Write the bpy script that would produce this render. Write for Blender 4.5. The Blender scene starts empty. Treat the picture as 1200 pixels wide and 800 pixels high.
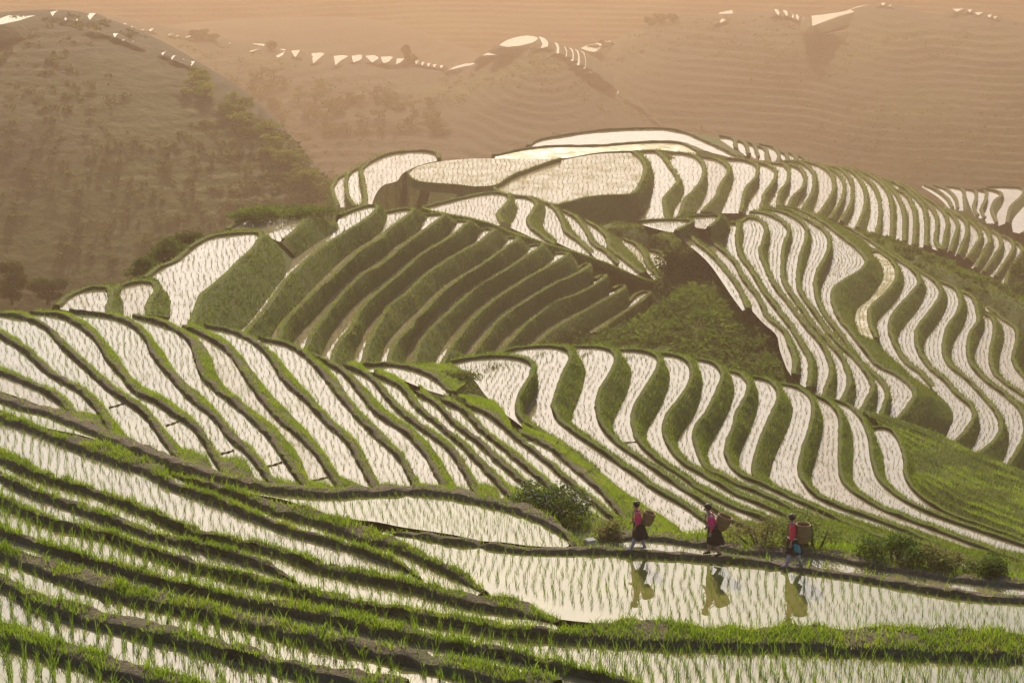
import bpy, bmesh, math, random
import numpy as np
from mathutils import Vector, Matrix, geometry, kdtree, noise as mnoise

random.seed(7)
rng = np.random.default_rng(11)
C = bpy.context.scene.collection
scene = bpy.context.scene

# ------------------------------------------------------------------ camera model
W0, H0 = 1200.0, 800.0
FPX = 2406.0
PITCH = math.radians(15.12)
FWD = np.array([0, math.cos(PITCH), -math.sin(PITCH)])
UPV = np.array([0, math.sin(PITCH), math.cos(PITCH)])
RGT = np.array([1.0, 0, 0])

def ray(px, py):
    px = np.asarray(px, float); py = np.asarray(py, float)
    a = (px - 600.0) / FPX; b = (400.0 - py) / FPX
    return FWD + a[..., None] * RGT + b[..., None] * UPV

def at_z(px, py, z):
    """where the line of sight through a photo point meets the level z"""
    d = ray(px, py)
    return d * (np.asarray(z) / d[..., 2])[..., None]

def at_d(px, py, dist):
    d = ray(px, py)
    return d / np.linalg.norm(d, axis=-1)[..., None] * np.asarray(dist, float)[..., None]

def project(P):
    P = np.asarray(P, float)
    f = P @ FWD
    return 600 + FPX * (P @ RGT) / f, 400 - FPX * (P @ UPV) / f, f

# ------------------------------------------------------------------ object helpers
def tag(o, label=None, cat=None, group=None, kind=None):
    if label: o['label'] = label
    if cat: o['category'] = cat
    if group: o['group'] = group
    if kind: o['kind'] = kind
    return o

def empty(name, loc=(0, 0, 0), rz=0.0):
    o = bpy.data.objects.new(name, None); C.objects.link(o)
    o.location = loc; o.rotation_euler = (0, 0, rz); o.empty_display_size = 0.3
    return o

def mesh_from(name, V, F, mats, parent=None, smooth=True, fm=None):
    me = bpy.data.meshes.new(name)
    me.from_pydata([tuple(v) for v in V], [], [tuple(f) for f in F])
    for m in (mats if isinstance(mats, (list, tuple)) else [mats]): me.materials.append(m)
    if fm is not None: me.polygons.foreach_set('material_index', np.asarray(fm, np.int32))
    me.polygons.foreach_set('use_smooth', np.full(len(me.polygons), smooth, bool))
    me.update()
    o = bpy.data.objects.new(name, me); C.objects.link(o)
    if parent is not None: o.parent = parent
    return o

def mesh_np(name, V, faces, mats, fm=None, smooth=False):
    """fast mesh from numpy arrays; faces = list of (n,k) int arrays"""
    me = bpy.data.meshes.new(name)
    V = np.ascontiguousarray(V, np.float32)
    loops = np.concatenate([f.ravel() for f in faces]).astype(np.int32)
    tot = np.concatenate([np.full(len(f), f.shape[1], np.int32) for f in faces])
    start = np.concatenate([[0], np.cumsum(tot)[:-1]]).astype(np.int32)
    me.vertices.add(len(V)); me.vertices.foreach_set('co', V.ravel())
    me.loops.add(len(loops)); me.loops.foreach_set('vertex_index', loops)
    me.polygons.add(len(tot)); me.polygons.foreach_set('loop_start', start); me.polygons.foreach_set('loop_total', tot)
    for m in mats: me.materials.append(m)
    if fm is not None: me.polygons.foreach_set('material_index', np.asarray(fm, np.int32))
    me.polygons.foreach_set('use_smooth', np.full(len(tot), smooth, bool))
    me.update(calc_edges=True); me.validate()
    return me

def link(name, me, parent=None, loc=None):
    o = bpy.data.objects.new(name, me); C.objects.link(o)
    if parent is not None: o.parent = parent
    if loc is not None: o.location = loc
    return o

# ------------------------------------------------------------------ materials
def mat(name):
    m = bpy.data.materials.new(name); m.use_nodes = True
    nt = m.node_tree; nt.nodes.clear()
    out = nt.nodes.new('ShaderNodeOutputMaterial')
    return m, nt, out

def nd(nt, t, **kw):
    n = nt.nodes.new(t)
    for k, v in kw.items():
        if k in n.inputs.keys(): n.inputs[k].default_value = v
        else: setattr(n, k, v)
    return n

def noise_ramp(nt, scale, stops, detail=4.0, rough=0.55, src=None, dist=0.0):
    if src is None:
        g = nt.nodes.new('ShaderNodeNewGeometry'); src = g.outputs['Position']
    n = nd(nt, 'ShaderNodeTexNoise', Scale=scale, Detail=detail, Roughness=rough, Distortion=dist)
    nt.links.new(src, n.inputs['Vector'])
    r = nt.nodes.new('ShaderNodeValToRGB')
    cr = r.color_ramp
    while len(cr.elements) < len(stops): cr.elements.new(0.5)
    for e, (p, c) in zip(cr.elements, stops):
        e.position = p; e.color = (*c, 1)
    nt.links.new(n.outputs['Fac'], r.inputs['Fac'])
    return r.outputs['Color'], n.outputs['Fac']

def mixc(nt, fac, a, b, mode='MIX'):
    m = nt.nodes.new('ShaderNodeMix'); m.data_type = 'RGBA'; m.blend_type = mode
    if isinstance(fac, float): m.inputs[0].default_value = fac
    else: nt.links.new(fac, m.inputs[0])
    for s, i in ((a, 6), (b, 7)):
        if isinstance(s, tuple): m.inputs[i].default_value = (*s, 1)
        else: nt.links.new(s, m.inputs[i])
    return m.outputs[2]

def bump(nt, scale, strength, dist, detail=6.0):
    g = nt.nodes.new('ShaderNodeNewGeometry')
    n = nd(nt, 'ShaderNodeTexNoise', Scale=scale, Detail=detail, Roughness=0.6)
    nt.links.new(g.outputs['Position'], n.inputs['Vector'])
    b = nd(nt, 'ShaderNodeBump', Strength=strength, Distance=dist)
    nt.links.new(n.outputs['Fac'], b.inputs['Height'])
    return b.outputs['Normal']

def ground_mat(name, stops1, sc1, stops2, sc2, rough=0.95, bsc=6.0, bd=0.08, fac2=0.5):
    m, nt, out = mat(name)
    c1, f1 = noise_ramp(nt, sc1, stops1)
    c2, f2 = noise_ramp(nt, sc2, stops2, detail=6)
    col = mixc(nt, fac2, c1, c2)
    p = nd(nt, 'ShaderNodeBsdfPrincipled', Roughness=rough)
    p.inputs['Specular IOR Level'].default_value = 0.15
    nt.links.new(col, p.inputs['Base Color'])
    nt.links.new(bump(nt, bsc, 0.9, bd), p.inputs['Normal'])
    nt.links.new(p.outputs[0], out.inputs['Surface'])
    return m

def leaf_mat(name, stops, sc, trans=0.45, rough=0.8, tcol=1.5):
    m, nt, out = mat(name)
    col, f = noise_ramp(nt, sc, stops)
    d = nd(nt, 'ShaderNodeBsdfPrincipled', Roughness=rough)
    d.inputs['Specular IOR Level'].default_value = 0.1
    t = nt.nodes.new('ShaderNodeBsdfTranslucent')
    tc = mixc(nt, 1.0, col, (tcol, tcol * 1.05, tcol * 0.55), 'MULTIPLY')
    nt.links.new(col, d.inputs['Base Color']); nt.links.new(tc, t.inputs['Color'])
    ms = nt.nodes.new('ShaderNodeMixShader'); ms.inputs[0].default_value = trans
    nt.links.new(d.outputs[0], ms.inputs[1]); nt.links.new(t.outputs[0], ms.inputs[2])
    nt.links.new(ms.outputs[0], out.inputs['Surface'])
    return m

def plain(name, col, rough=0.8, var=0.25, sc=12.0, spec=0.2):
    m, nt, out = mat(name)
    lo = tuple(c * (1 - var) for c in col); hi = tuple(min(1, c * (1 + var)) for c in col)
    c, f = noise_ramp(nt, sc, [(0.3, lo), (0.7, hi)])
    p = nd(nt, 'ShaderNodeBsdfPrincipled', Roughness=rough)
    p.inputs['Specular IOR Level'].default_value = spec
    nt.links.new(c, p.inputs['Base Color']); nt.links.new(p.outputs[0], out.inputs['Surface'])
    return m

def water_mat(name, mud, gloss, rough, scum=0.0, scumcol=(0.3, 0.26, 0.12)):
    m, nt, out = mat(name)
    c, f = noise_ramp(nt, 0.8, [(0.3, tuple(x * 0.8 for x in mud)), (0.7, tuple(x * 1.15 for x in mud))])
    d = nd(nt, 'ShaderNodeBsdfDiffuse'); nt.links.new(c, d.inputs['Color'])
    g = nd(nt, 'ShaderNodeBsdfGlossy', Roughness=rough); g.inputs['Color'].default_value = (0.99, 0.975, 0.935, 1)
    # low ripples
    nt.links.new(bump(nt, 2.2, 0.12, 0.003, 3.0), g.inputs['Normal'])
    lw = nd(nt, 'ShaderNodeFresnel', IOR=1.33)
    mr = nt.nodes.new('ShaderNodeMapRange')
    mr.inputs['From Min'].default_value = 0.0; mr.inputs['From Max'].default_value = 0.5
    mr.inputs['To Min'].default_value = gloss[0]; mr.inputs['To Max'].default_value = gloss[1]
    nt.links.new(lw.outputs[0], mr.inputs['Value'])
    fac = mr.outputs[0]
    if scum > 0:
        # patches of mud and weed standing just out of the water
        n = nd(nt, 'ShaderNodeTexNoise', Scale=0.55, Detail=8.0, Roughness=0.72)
        ge = nt.nodes.new('ShaderNodeNewGeometry'); nt.links.new(ge.outputs['Position'], n.inputs['Vector'])
        r = nt.nodes.new('ShaderNodeMapRange')
        r.inputs['From Min'].default_value = 0.60 - scum * 0.3; r.inputs['From Max'].default_value = 0.78 - scum * 0.25
        r.inputs['To Min'].default_value = 1.0; r.inputs['To Max'].default_value = 0.25
        nt.links.new(n.outputs['Fac'], r.inputs['Value'])
        mm = nt.nodes.new('ShaderNodeMath'); mm.operation = 'MULTIPLY'
        nt.links.new(fac, mm.inputs[0]); nt.links.new(r.outputs[0], mm.inputs[1]); fac = mm.outputs[0]
        inv = nt.nodes.new('ShaderNodeMath'); inv.operation = 'SUBTRACT'; inv.inputs[0].default_value = 1.0
        nt.links.new(r.outputs[0], inv.inputs[1])
        cc = mixc(nt, inv.outputs[0], c, scumcol); nt.links.new(cc, d.inputs['Color'])
    ms = nt.nodes.new('ShaderNodeMixShader')
    nt.links.new(fac, ms.inputs[0]); nt.links.new(d.outputs[0], ms.inputs[1]); nt.links.new(g.outputs[0], ms.inputs[2])
    nt.links.new(ms.outputs[0], out.inputs['Surface'])
    return m

M = {}
M['water'] = water_mat('muddy_water', (0.175, 0.162, 0.05), (0.10, 0.44), 0.012)
M['water_clear'] = water_mat('still_water', (0.20, 0.175, 0.09), (0.10, 0.44), 0.01)
M['water_silt'] = water_mat('silty_water', (0.25, 0.21, 0.13), (0.075, 0.36), 0.06, scum=0.2, scumcol=(0.2, 0.17, 0.08))
M['water_mid'] = water_mat('paddy_water', (0.22, 0.19, 0.115), (0.10, 0.42), 0.04, scum=0.14)
M['water_far'] = water_mat('weedy_water', (0.25, 0.215, 0.115), (0.085, 0.38), 0.08, scum=0.6)
M['stubble'] = water_mat('wet_stubble', (0.26, 0.22, 0.09), (0.15, 0.45), 0.25, scum=0.8, scumcol=(0.24, 0.22, 0.07))
M['soil'] = ground_mat('bund_soil', [(0.3, (0.066, 0.053, 0.032)), (0.5, (0.12, 0.098, 0.058)), (0.68, (0.09, 0.125, 0.026))], 1.3,
                       [(0.3, (0.045, 0.036, 0.022)), (0.7, (0.15, 0.12, 0.075))], 14.0, bsc=9, bd=0.10)
M['soil_path'] = ground_mat('trodden_earth', [(0.3, (0.085, 0.066, 0.042)), (0.5, (0.15, 0.12, 0.078)), (0.72, (0.10, 0.105, 0.035))], 1.3,
                       [(0.3, (0.06, 0.048, 0.03)), (0.7, (0.21, 0.17, 0.115))], 11.0, bsc=9, bd=0.12)
M['soil_green'] = ground_mat('grassy_bund_soil', [(0.3, (0.07, 0.062, 0.028)), (0.5, (0.085, 0.10, 0.022)), (0.7, (0.08, 0.125, 0.02))], 1.1,
                       [(0.3, (0.055, 0.06, 0.022)), (0.7, (0.125, 0.14, 0.04))], 10.0, bsc=9, bd=0.10)
M['bank'] = ground_mat('grassy_bank', [(0.3, (0.05, 0.068, 0.016)), (0.5, (0.075, 0.105, 0.02)), (0.72, (0.11, 0.105, 0.035))], 0.5,
                       [(0.3, (0.05, 0.064, 0.016)), (0.7, (0.115, 0.15, 0.032))], 5.0, bsc=5, bd=0.18)
M['bank_soil'] = ground_mat('earth_bank', [(0.3, (0.085, 0.07, 0.035)), (0.45, (0.09, 0.09, 0.03)), (0.65, (0.085, 0.115, 0.024))], 0.8,
                       [(0.3, (0.06, 0.055, 0.026)), (0.7, (0.13, 0.12, 0.05))], 7.0, bsc=5, bd=0.18)
M['terrain'] = ground_mat('hill_ground', [(0.3, (0.05, 0.066, 0.016)), (0.5, (0.075, 0.10, 0.02)), (0.7, (0.10, 0.10, 0.03))], 0.12,
                       [(0.3, (0.04, 0.05, 0.014)), (0.7, (0.10, 0.125, 0.028))], 1.6, bsc=2.5, bd=0.3)
M['far'] = ground_mat('far_hill_ground', [(0.35, (0.036, 0.031, 0.018)), (0.52, (0.046, 0.046, 0.019)), (0.64, (0.10, 0.118, 0.022))], 0.011,
                       [(0.3, (0.032, 0.028, 0.016)), (0.7, (0.055, 0.05, 0.024))], 0.25, bsc=0.35, bd=1.0)
M['far_tread'] = ground_mat('far_terrace_tread', [(0.35, (0.045, 0.04, 0.02)), (0.6, (0.065, 0.06, 0.026)), (0.75, (0.06, 0.07, 0.022))], 0.02,
                       [(0.3, (0.036, 0.034, 0.018)), (0.7, (0.08, 0.072, 0.036))], 0.12, rough=0.8, bsc=0.5, bd=0.5)
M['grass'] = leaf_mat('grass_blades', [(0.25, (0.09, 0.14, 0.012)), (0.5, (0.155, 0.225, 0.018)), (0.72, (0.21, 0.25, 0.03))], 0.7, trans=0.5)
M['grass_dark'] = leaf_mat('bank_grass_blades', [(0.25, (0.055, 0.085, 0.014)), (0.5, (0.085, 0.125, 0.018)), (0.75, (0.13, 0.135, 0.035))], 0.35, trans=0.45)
M['rice'] = leaf_mat('rice_blades', [(0.3, (0.08, 0.13, 0.018)), (0.7, (0.14, 0.20, 0.026))], 2.0, trans=0.55)
M['rice_far'] = leaf_mat('young_rice_blades', [(0.3, (0.09, 0.105, 0.03)), (0.7, (0.15, 0.16, 0.05))], 1.0, trans=0.5)
M['leaf'] = leaf_mat('shrub_leaves', [(0.3, (0.035, 0.065, 0.014)), (0.7, (0.085, 0.13, 0.026))], 3.0, trans=0.4)
M['leaf_pale'] = leaf_mat('pale_shrub_leaves', [(0.3, (0.075, 0.105, 0.03)), (0.7, (0.18, 0.20, 0.07))], 4.0, trans=0.4)
M['leaf_dry'] = leaf_mat('dry_shrub_leaves', [(0.3, (0.10, 0.095, 0.04)), (0.7, (0.19, 0.17, 0.08))], 4.0, trans=0.4)
M['leaf_bush'] = leaf_mat('hillside_leaves', [(0.3, (0.035, 0.055, 0.012)), (0.55, (0.07, 0.11, 0.018)), (0.75, (0.12, 0.165, 0.024))], 0.10, trans=0.45)
M['leaf_far'] = leaf_mat('far_leaves', [(0.3, (0.055, 0.06, 0.022)), (0.7, (0.12, 0.13, 0.034))], 0.2, trans=0.3)
M['leaf_spur'] = leaf_mat('sunlit_far_leaves', [(0.3, (0.09, 0.11, 0.02)), (0.7, (0.17, 0.20, 0.03))], 0.2, trans=0.4)  # far leaves in a lighter green, the spur's sunlight put into the colour
M['flower'] = plain('white_blossom', (0.62, 0.6, 0.52), 0.8, 0.1)
M['wood'] = plain('stem_bark', (0.09, 0.065, 0.045), 0.9, 0.3)
M['stone'] = plain('grey_stone', (0.34, 0.33, 0.31), 0.9, 0.2, 20)
SUN_EL, SUN_AZ = 33.0, -3.5
SKY_S, SKY_DUST = 0.115, 3.0
SUN_E, SUN_COL = 3.8, (1.0, 0.83, 0.60)
EXPO = 0.72
HAZE_COL, HAZE_D, HAZE_G = (0.565, 0.40, 0.278), 0.00076, 0.64
# ------------------------------------------------------------------ the terraces: (near edge, lip, level) of each, read off the hillside
# every edge is brought to its own level in the valley with at_z()
T = []   # dicts: hill, A, B, z, drop
def ter(hill, z, A, B, **kw):
    T.append(dict(hill=hill, z=z, A=A, B=B, **kw))

# --- nearest slope
ter('near', -16.0, [(-30,835),(120,842),(260,845)], [(-25,750),(0,756),(60,772),(110,788),(150,800),(190,811),(260,830)])
ter('near', -16.7, [(-25,718),(0,726),(40,738),(84,750),(120,764),(160,775),(200,785),(240,797),(300,811),(420,838)],
    [(-25,680),(0,689),(20,702),(40,714),(66,724),(100,732),(160,747),(220,761),(300,780),(380,799),(460,818)])
ter('near', -17.4, [(-25,662),(0,672),(34,687),(90,706),(128,716),(170,726),(220,739),(260,752),(310,764),(360,774),(410,782),(460,789),(500,798),(580,820)],
    [(-25,646),(0,655),(40,670),(76,684),(120,698),(160,708),(200,716),(240,725),(268,731),(320,746),(380,760),(420,768),(460,777),(490,784),(560,798),(640,817)])
ter('near', -18.0, [(-25,628),(0,635),(50,650),(100,667),(150,682),(200,694),(250,707),(310,722),(360,732),(400,743),(460,753),(500,761),(540,769),(620,785),(670,797),(740,814)],
    [(-25,622),(0,629),(50,645),(100,661),(150,676),(200,689),(250,702),(310,717),(360,727),(420,740),(440,745),(520,760),(580,770),(620,779),(660,789),(750,812)])
ter('near', -18.8, [(-25,610),(0,619),(50,635),(100,649),(150,661),(200,677),(250,690),(300,698),(360,707),(400,715),(460,728),(480,736),(540,750),(600,766),(650,780),(680,788),(720,797),(800,815),(1000,835),(1260,840)],
    [(-25,579),(0,590),(30,605),(75,620),(125,632),(160,645),(212,664),(250,674),(300,686),(360,702),(400,711),(460,721),(490,728),(536,735),(580,743),(620,748),(680,753),(720,756),(780,759),(840,761),(900,762),(960,764),(1067,771),(1200,776),(1260,779)])
ter('near', -19.5, [(-25,566),(0,577),(40,597),(80,609),(120,621),(150,631),(190,645),(220,657),(270,666),(320,677),(345,685)],
    [(-25,551),(0,563),(30,578),(70,592),(100,604),(160,625),(212,640),(260,652),(300,664),(330,676),(345,683)])
ter('near', -20.2, [(-25,540),(0,550),(30,566),(50,574),(84,584),(124,598),(160,611),(190,623),(230,635),(270,643),(310,653),(345,669),(375,684),(390,693),(420,698),(440,705),(500,714),(540,720),(590,728),(640,736),(656,735)],
    [(-25,531),(0,541),(30,556),(60,566),(100,578),(140,592),(180,608),(194,615),(230,630),(270,638),(316,648),(350,660),(374,670),(400,676),(440,684),(480,692),(520,704),(560,714),(600,720),(650,731)])
ter('near', -21.0, [(-25,512),(0,523),(20,532),(40,547),(80,560),(120,574),(160,590),(200,606),(240,619),(280,631),(316,640),(360,652),(400,660),(440,671),(490,682)],
    [(-25,486),(0,494),(30,503),(60,516),(100,532),(140,546),(170,556),(200,572),(240,586),(300,610),(340,625),(370,634),(400,642),(430,652),(460,663),(490,677)])
ter('near', -21.7, [(200,562),(220,572),(260,586),(300,600),(340,614),(380,626),(420,640),(460,653),(488,672),(530,689),(564,697)],
    [(200,557),(220,565),(250,574),(286,588),(320,602),(380,618),(420,634),(460,644),(500,662),(540,682),(564,694)])
ter('near', -22.4, [(450,627),(470,632),(490,643),(520,658),(552,669),(570,680),(600,690),(630,700),(660,710),(700,715),(740,720),(800,728),(860,732),(900,731),(960,732),(1040,731),(1093,733),(1147,736),(1200,740),(1260,744)],
    [(450,623),(460,626),(490,630),(520,636),(552,640),(568,642),(610,648),(640,649),(680,649),(720,650),(760,653),(820,657),(860,660),(900,664),(947,671),(1013,681),(1093,696),(1147,703),(1200,707),(1260,712)], role='people')
ter('near', -22.55, [(-25,473),(0,480),(30,492),(50,500),(100,511),(148,528),(200,548),(230,558),(260,567),(300,579),(328,584),(360,594),(390,604),(420,609),(440,611),(470,617),(510,623),(540,628),(560,633),(590,635),(620,639),(662,641)],
    [(-25,463),(0,471),(25,480),(52,486),(80,498),(110,510),(148,526),(200,546),(230,556),(262,565),(290,571),(320,577),(360,581),(384,583),(420,581),(460,580),(480,579),(520,582),(560,590),(600,600),(630,611),(650,622),(664,632),(667,639)], role='upper', drop=2.5)
ter('near', -23.0, [(690,641),(756,642),(820,649),(880,656),(960,664),(1013,673),(1093,688),(1147,695),(1260,705)],
    [(690,636),(756,633),(820,641),(880,650),(920,652),(960,653),(1013,664),(1067,673),(1120,682),(1200,689),(1260,694)], role='ditch', drop=3.0)

# --- left middle hill
LB = [
 [(-20,434),(0,439),(30,451),(56,464),(70,474),(78,484)],
 [(-20,386),(0,396),(26,412),(54,438),(94,462),(118,490),(124,502)],
 [(-20,370),(0,370),(26,374),(50,384),(72,408),(96,430),(124,456),(156,478),(168,488),(176,498),(198,529)],
 [(34,368),(70,372),(96,386),(114,404),(122,420),(140,440),(156,460),(180,472),(200,486),(220,498),(234,514),(246,534)],
 [(80,367),(120,371),(144,378),(166,394),(178,418),(200,445),(220,467),(250,492),(270,518),(286,530),(306,556)],
 [(154,372),(180,378),(204,388),(222,404),(228,424),(238,446),(264,468),(290,490),(316,516),(324,528),(344,558)],
 [(212,384),(232,392),(250,402),(270,418),(288,446),(308,474),(328,496),(354,518),(370,536),(390,566)],
 [(238,384),(266,389),(292,400),(312,418),(332,448),(360,474),(380,496),(404,518),(430,564)],
 [(304,399),(336,406),(360,422),(380,445),(406,478),(434,508),(466,538),(476,556),(482,568)],
 [(360,416),(380,426),(400,438),(420,462),(440,486),(470,506),(492,528),(510,558),(514,568)],
 [(402,430),(432,444),(450,466),(476,492),(510,516),(524,528),(544,558),(550,570)],
 [(436,440),(466,454),(484,476),(510,498),(540,524),(550,534),(586,574)],
 [(486,462),(508,474),(528,496),(556,518),(586,546),(612,568)],
 [(516,471),(540,482),(560,504),(590,528),(620,554),(640,572)],
 [(544,476),(572,488),(600,512),(640,544),(664,566),(692,590),(714,608)],
 [(606,506),(612,511),(640,524),(666,546),(692,568),(712,588),(722,602)],
 [(424,430),(455,429),(480,433),(505,443),(528,462)],
]
LA = [
 [(-20,450),(0,456),(30,466),(66,480)],
 [(-20,426),(0,432),(40,450),(66,460),(84,474),(92,486)],
 [(-20,378),(0,386),(20,398),(50,426),(80,446),(100,458),(120,474),(132,490),(150,512),(170,527)],
 [(30,369),(56,384),(86,412),(112,436),(140,458),(166,476),(190,500),(216,528)],
 [(76,368),(104,380),(120,398),(140,418),(144,428),(166,452),(200,471),(230,497),(244,516),(262,542)],
 [(150,373),(164,382),(184,404),(198,420),(200,430),(218,448),(246,472),(266,500),(288,518),(308,544),(322,564)],
 [(206,383),(230,396),(246,414),(254,438),(268,458),(292,478),(320,498),(338,518),(348,528),(362,564)],
 [(230,383),(260,396),(284,418),(300,440),(316,460),(340,484),(370,518),(380,532),(402,564)],
 [(298,398),(304,400),(328,422),(348,446),(372,474),(392,496),(418,518),(436,550),(446,570)],
 [(352,412),(372,422),(392,440),(418,478),(446,504),(466,528),(488,558),(494,570)],
 [(390,426),(406,433),(430,456),(454,482),(484,502),(508,526),(528,558),(534,570)],
 [(430,440),(440,446),(460,470),(484,490),(520,514),(540,536),(562,572)],
 [(478,458),(484,462),(500,484),(528,506),(560,532),(596,570)],
 [(508,469),(524,484),(544,504),(580,532),(616,566),(622,572)],
 [(538,475),(554,488),(576,512),(606,530),(624,548),(648,568),(690,604),(702,612)],
 [(600,506),(608,511),(636,535),(664,559),(696,585),(720,605)],
 [(424,432),(450,438),(470,443),(500,455),(526,463)],
]
for i, (a, b) in enumerate(zip(LA, LB)):
    ter('left', -23.1 - 0.42 * i, a, b, drop=2.0, role='crestfield' if i == 16 else None)

# --- centre hill
CA = [
 [(530,427),(556,442),(570,460),(586,478),(604,491),(622,505)],
 [(588,418),(626,428),(631,438),(630,456),(622,474),(615,482),(616,492),(632,506),(660,523),(700,552),(730,574),(752,590),(800,620)],
 [(671,410),(680,422),(686,432),(685,448),(678,468),(671,488),(671,500),(690,513),(700,523),(736,549),(770,573),(804,593),(830,609),(870,626)],
 [(724,413),(734,424),(740,434),(737,456),(726,480),(718,498),(720,510),(728,524),(760,547),(792,567),(820,585),(840,597),(880,615)],
 [(770,418),(782,430),(785,440),(782,460),(768,488),(759,502),(758,512),(760,522),(772,538),(796,554),(830,575),(856,587),(905,610)],
 [(814,424),(821,434),(823,446),(822,462),(816,484),(800,506),(793,520),(798,532),(810,546),(824,556),(850,568),(870,579),(920,602)],
 [(853,437),(860,450),(859,470),(848,494),(832,522),(829,536),(832,544),(848,559),(880,574),(910,588),(965,612)],
 [(880,445),(888,454),(889,468),(884,496),(872,518),(867,538),(868,556),(890,566),(915,579),(945,593),(1005,618)],
 [(912,452),(924,466),(930,484),(920,510),(908,536),(903,558),(908,573),(925,584),(975,604),(1025,621),(1080,640)],
 [(953,467),(962,482),(965,500),(959,528),(951,560),(952,573),(965,586),(1000,600),(1050,617),(1090,628),(1140,647)],
 [(976,473),(992,490),(999,510),(1000,535),(1000,560),(1008,577),(1038,597),(1100,620),(1150,638),(1180,650)],
 [(1023,506),(1035,535),(1040,565),(1060,587),(1100,608),(1150,628),(1210,648)],
]
CB = [
 [(530,426),(556,421),(590,419.5),(612,423),(622,430),(618,444),(608,460),(603,476),(606,490),(624,504)],
 [(588,416),(606,410),(632,407.6),(650,408),(664,413),(666,420),(658,438),(650,460),(646,476),(650,490),(668,506),(700,528),(740,556),(768,576),(800,594),(826,612),(846,624)],
 [(671,408),(690,407.6),(706,409),(717,414),(719,422),(712,440),(700,460),(697,476),(702,498),(718,518),(752,542),(780,562),(808,580),(832,596),(860,614),(890,628)],
 [(723,412),(740,411.6),(760,415),(769,421),(767,434),(750,462),(740,480),(739,496),(746,518),(770,542),(792,556),(820,576),(850,592),(880,604),(905,615)],
 [(770,416),(786,417),(800,422),(807,430),(806,448),(794,468),(780,486),(775,502),(782,524),(800,545),(816,554),(840,568),(860,580),(880,588),(925,608)],
 [(814,422),(830,425),(840,432),(844,441),(838,458),(824,486),(812,502),(811,516),(818,536),(826,551),(842,559),(860,568),(890,580),(935,602)],
 [(853,436),(866,440),(874,449),(872,464),(860,486),(858,498),(850,518),(848,532),(856,548),(868,559),(890,568),(920,582),(950,596),(985,612)],
 [(880,443.5),(894,445.6),(904,451),(910,462),(908,472),(896,498),(886,524),(880,548),(882,559),(900,570),(925,583),(962,600),(1020,620)],
 [(912,450.5),(932,455),(946,464),(950,474),(948,496),(938,528),(934,550),(940,565),(952,580),(982,595),(1025,610),(1060,624),(1100,640)],
 [(953,464),(972,475),(981,488),(982,512),(982,550),(986,565),(1005,582),(1038,600),(1090,620),(1155,645)],
 [(970,468.5),(992,476),(1008,492),(1016,512),(1020,540),(1028,562),(1050,582),(1088,602),(1138,620),(1200,641)],
 [(1023,504),(1032,502),(1042,505),(1052,518),(1058,538),(1059,558),(1072,578),(1100,598),(1150,618),(1200,635),(1230,644)],
]
for i, (a, b) in enumerate(zip(CA, CB)):
    ter('centre', -31.5 - 1.0 * i, a, b, drop=2.0)

# --- steep hill behind
ter('steep', -32.6, [(70,362),(100,366),(123,368)], [(70,360),(84,348),(100,341),(118,339),(126,341),(126,350),(123,368)], drop=1.6)
ter('steep', -33.2, [(136,341),(144,350),(146,360),(145,372)], [(136,340),(154,334),(170,332),(179,334),(180,342),(172,356),(169,372)])
ter('steep', -34.0, [(173,329),(188,335),(193,344),(203,352),(200,366),(200,384)],
    [(173,327),(192,314),(212,304),(226,292),(246,280),(270,276),(302,275.5),(297,289),(277,308),(260,325),(245,338),(234,346),(228,358),(219,386)])
ter('steep', -34.8, [(270,272),(290,273),(308,276),(320,279),(329,283)], [(270,270),(290,257),(310,252.5),(340,251),(365,251),(352,262),(340,275),(330,282)])
ter('steep', -36.0, [(400,255),(395,265),(380,280),(347,302),(335,322),(325,335),(314,349),(298,371),(270,400)],
    [(401,254),(420,246),(440,242),(432,254),(400,275),(370,295),(345,317),(331,332),(317,351),(302,371),(276,400)])
SA = [
 [(452,253),(451,269),(440,278),(415,293),(380,325),(350,356),(325,382),(312,410)],
 [(496,256),(495,269),(465,287),(440,309),(415,322),(390,347),(370,372),(347,395),(338,418)],
 [(531,262),(530,273),(490,297),(455,324),(440,337),(412,361),(390,390),(372,428)],
 [(562,271),(560,282),(532,297),(495,320),(465,345),(440,371),(425,394),(409,436)],
 [(592,282),(591,289.5),(560,310),(520,335),(485,369),(470,384),(452,404),(443,438)],
 [(620,291),(615,300),(590,315),(552,335),(515,367),(487,394),(473,428)],
 [(650,299),(641,311),(615,325),(577,346.5),(550,369),(525,399),(506,430)],
 [(678,318),(675,319.5),(645,332),(610,352),(580,372),(552,404),(538,424)],
 [(700,329),(672,344),(647,352),(615,375),(590,397),(572,418)],
 [(722,341),(700,352),(672,368),(640,385),(608,412)],
 [(739,357),(738,359),(720,370),(690,388)],
]
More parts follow.
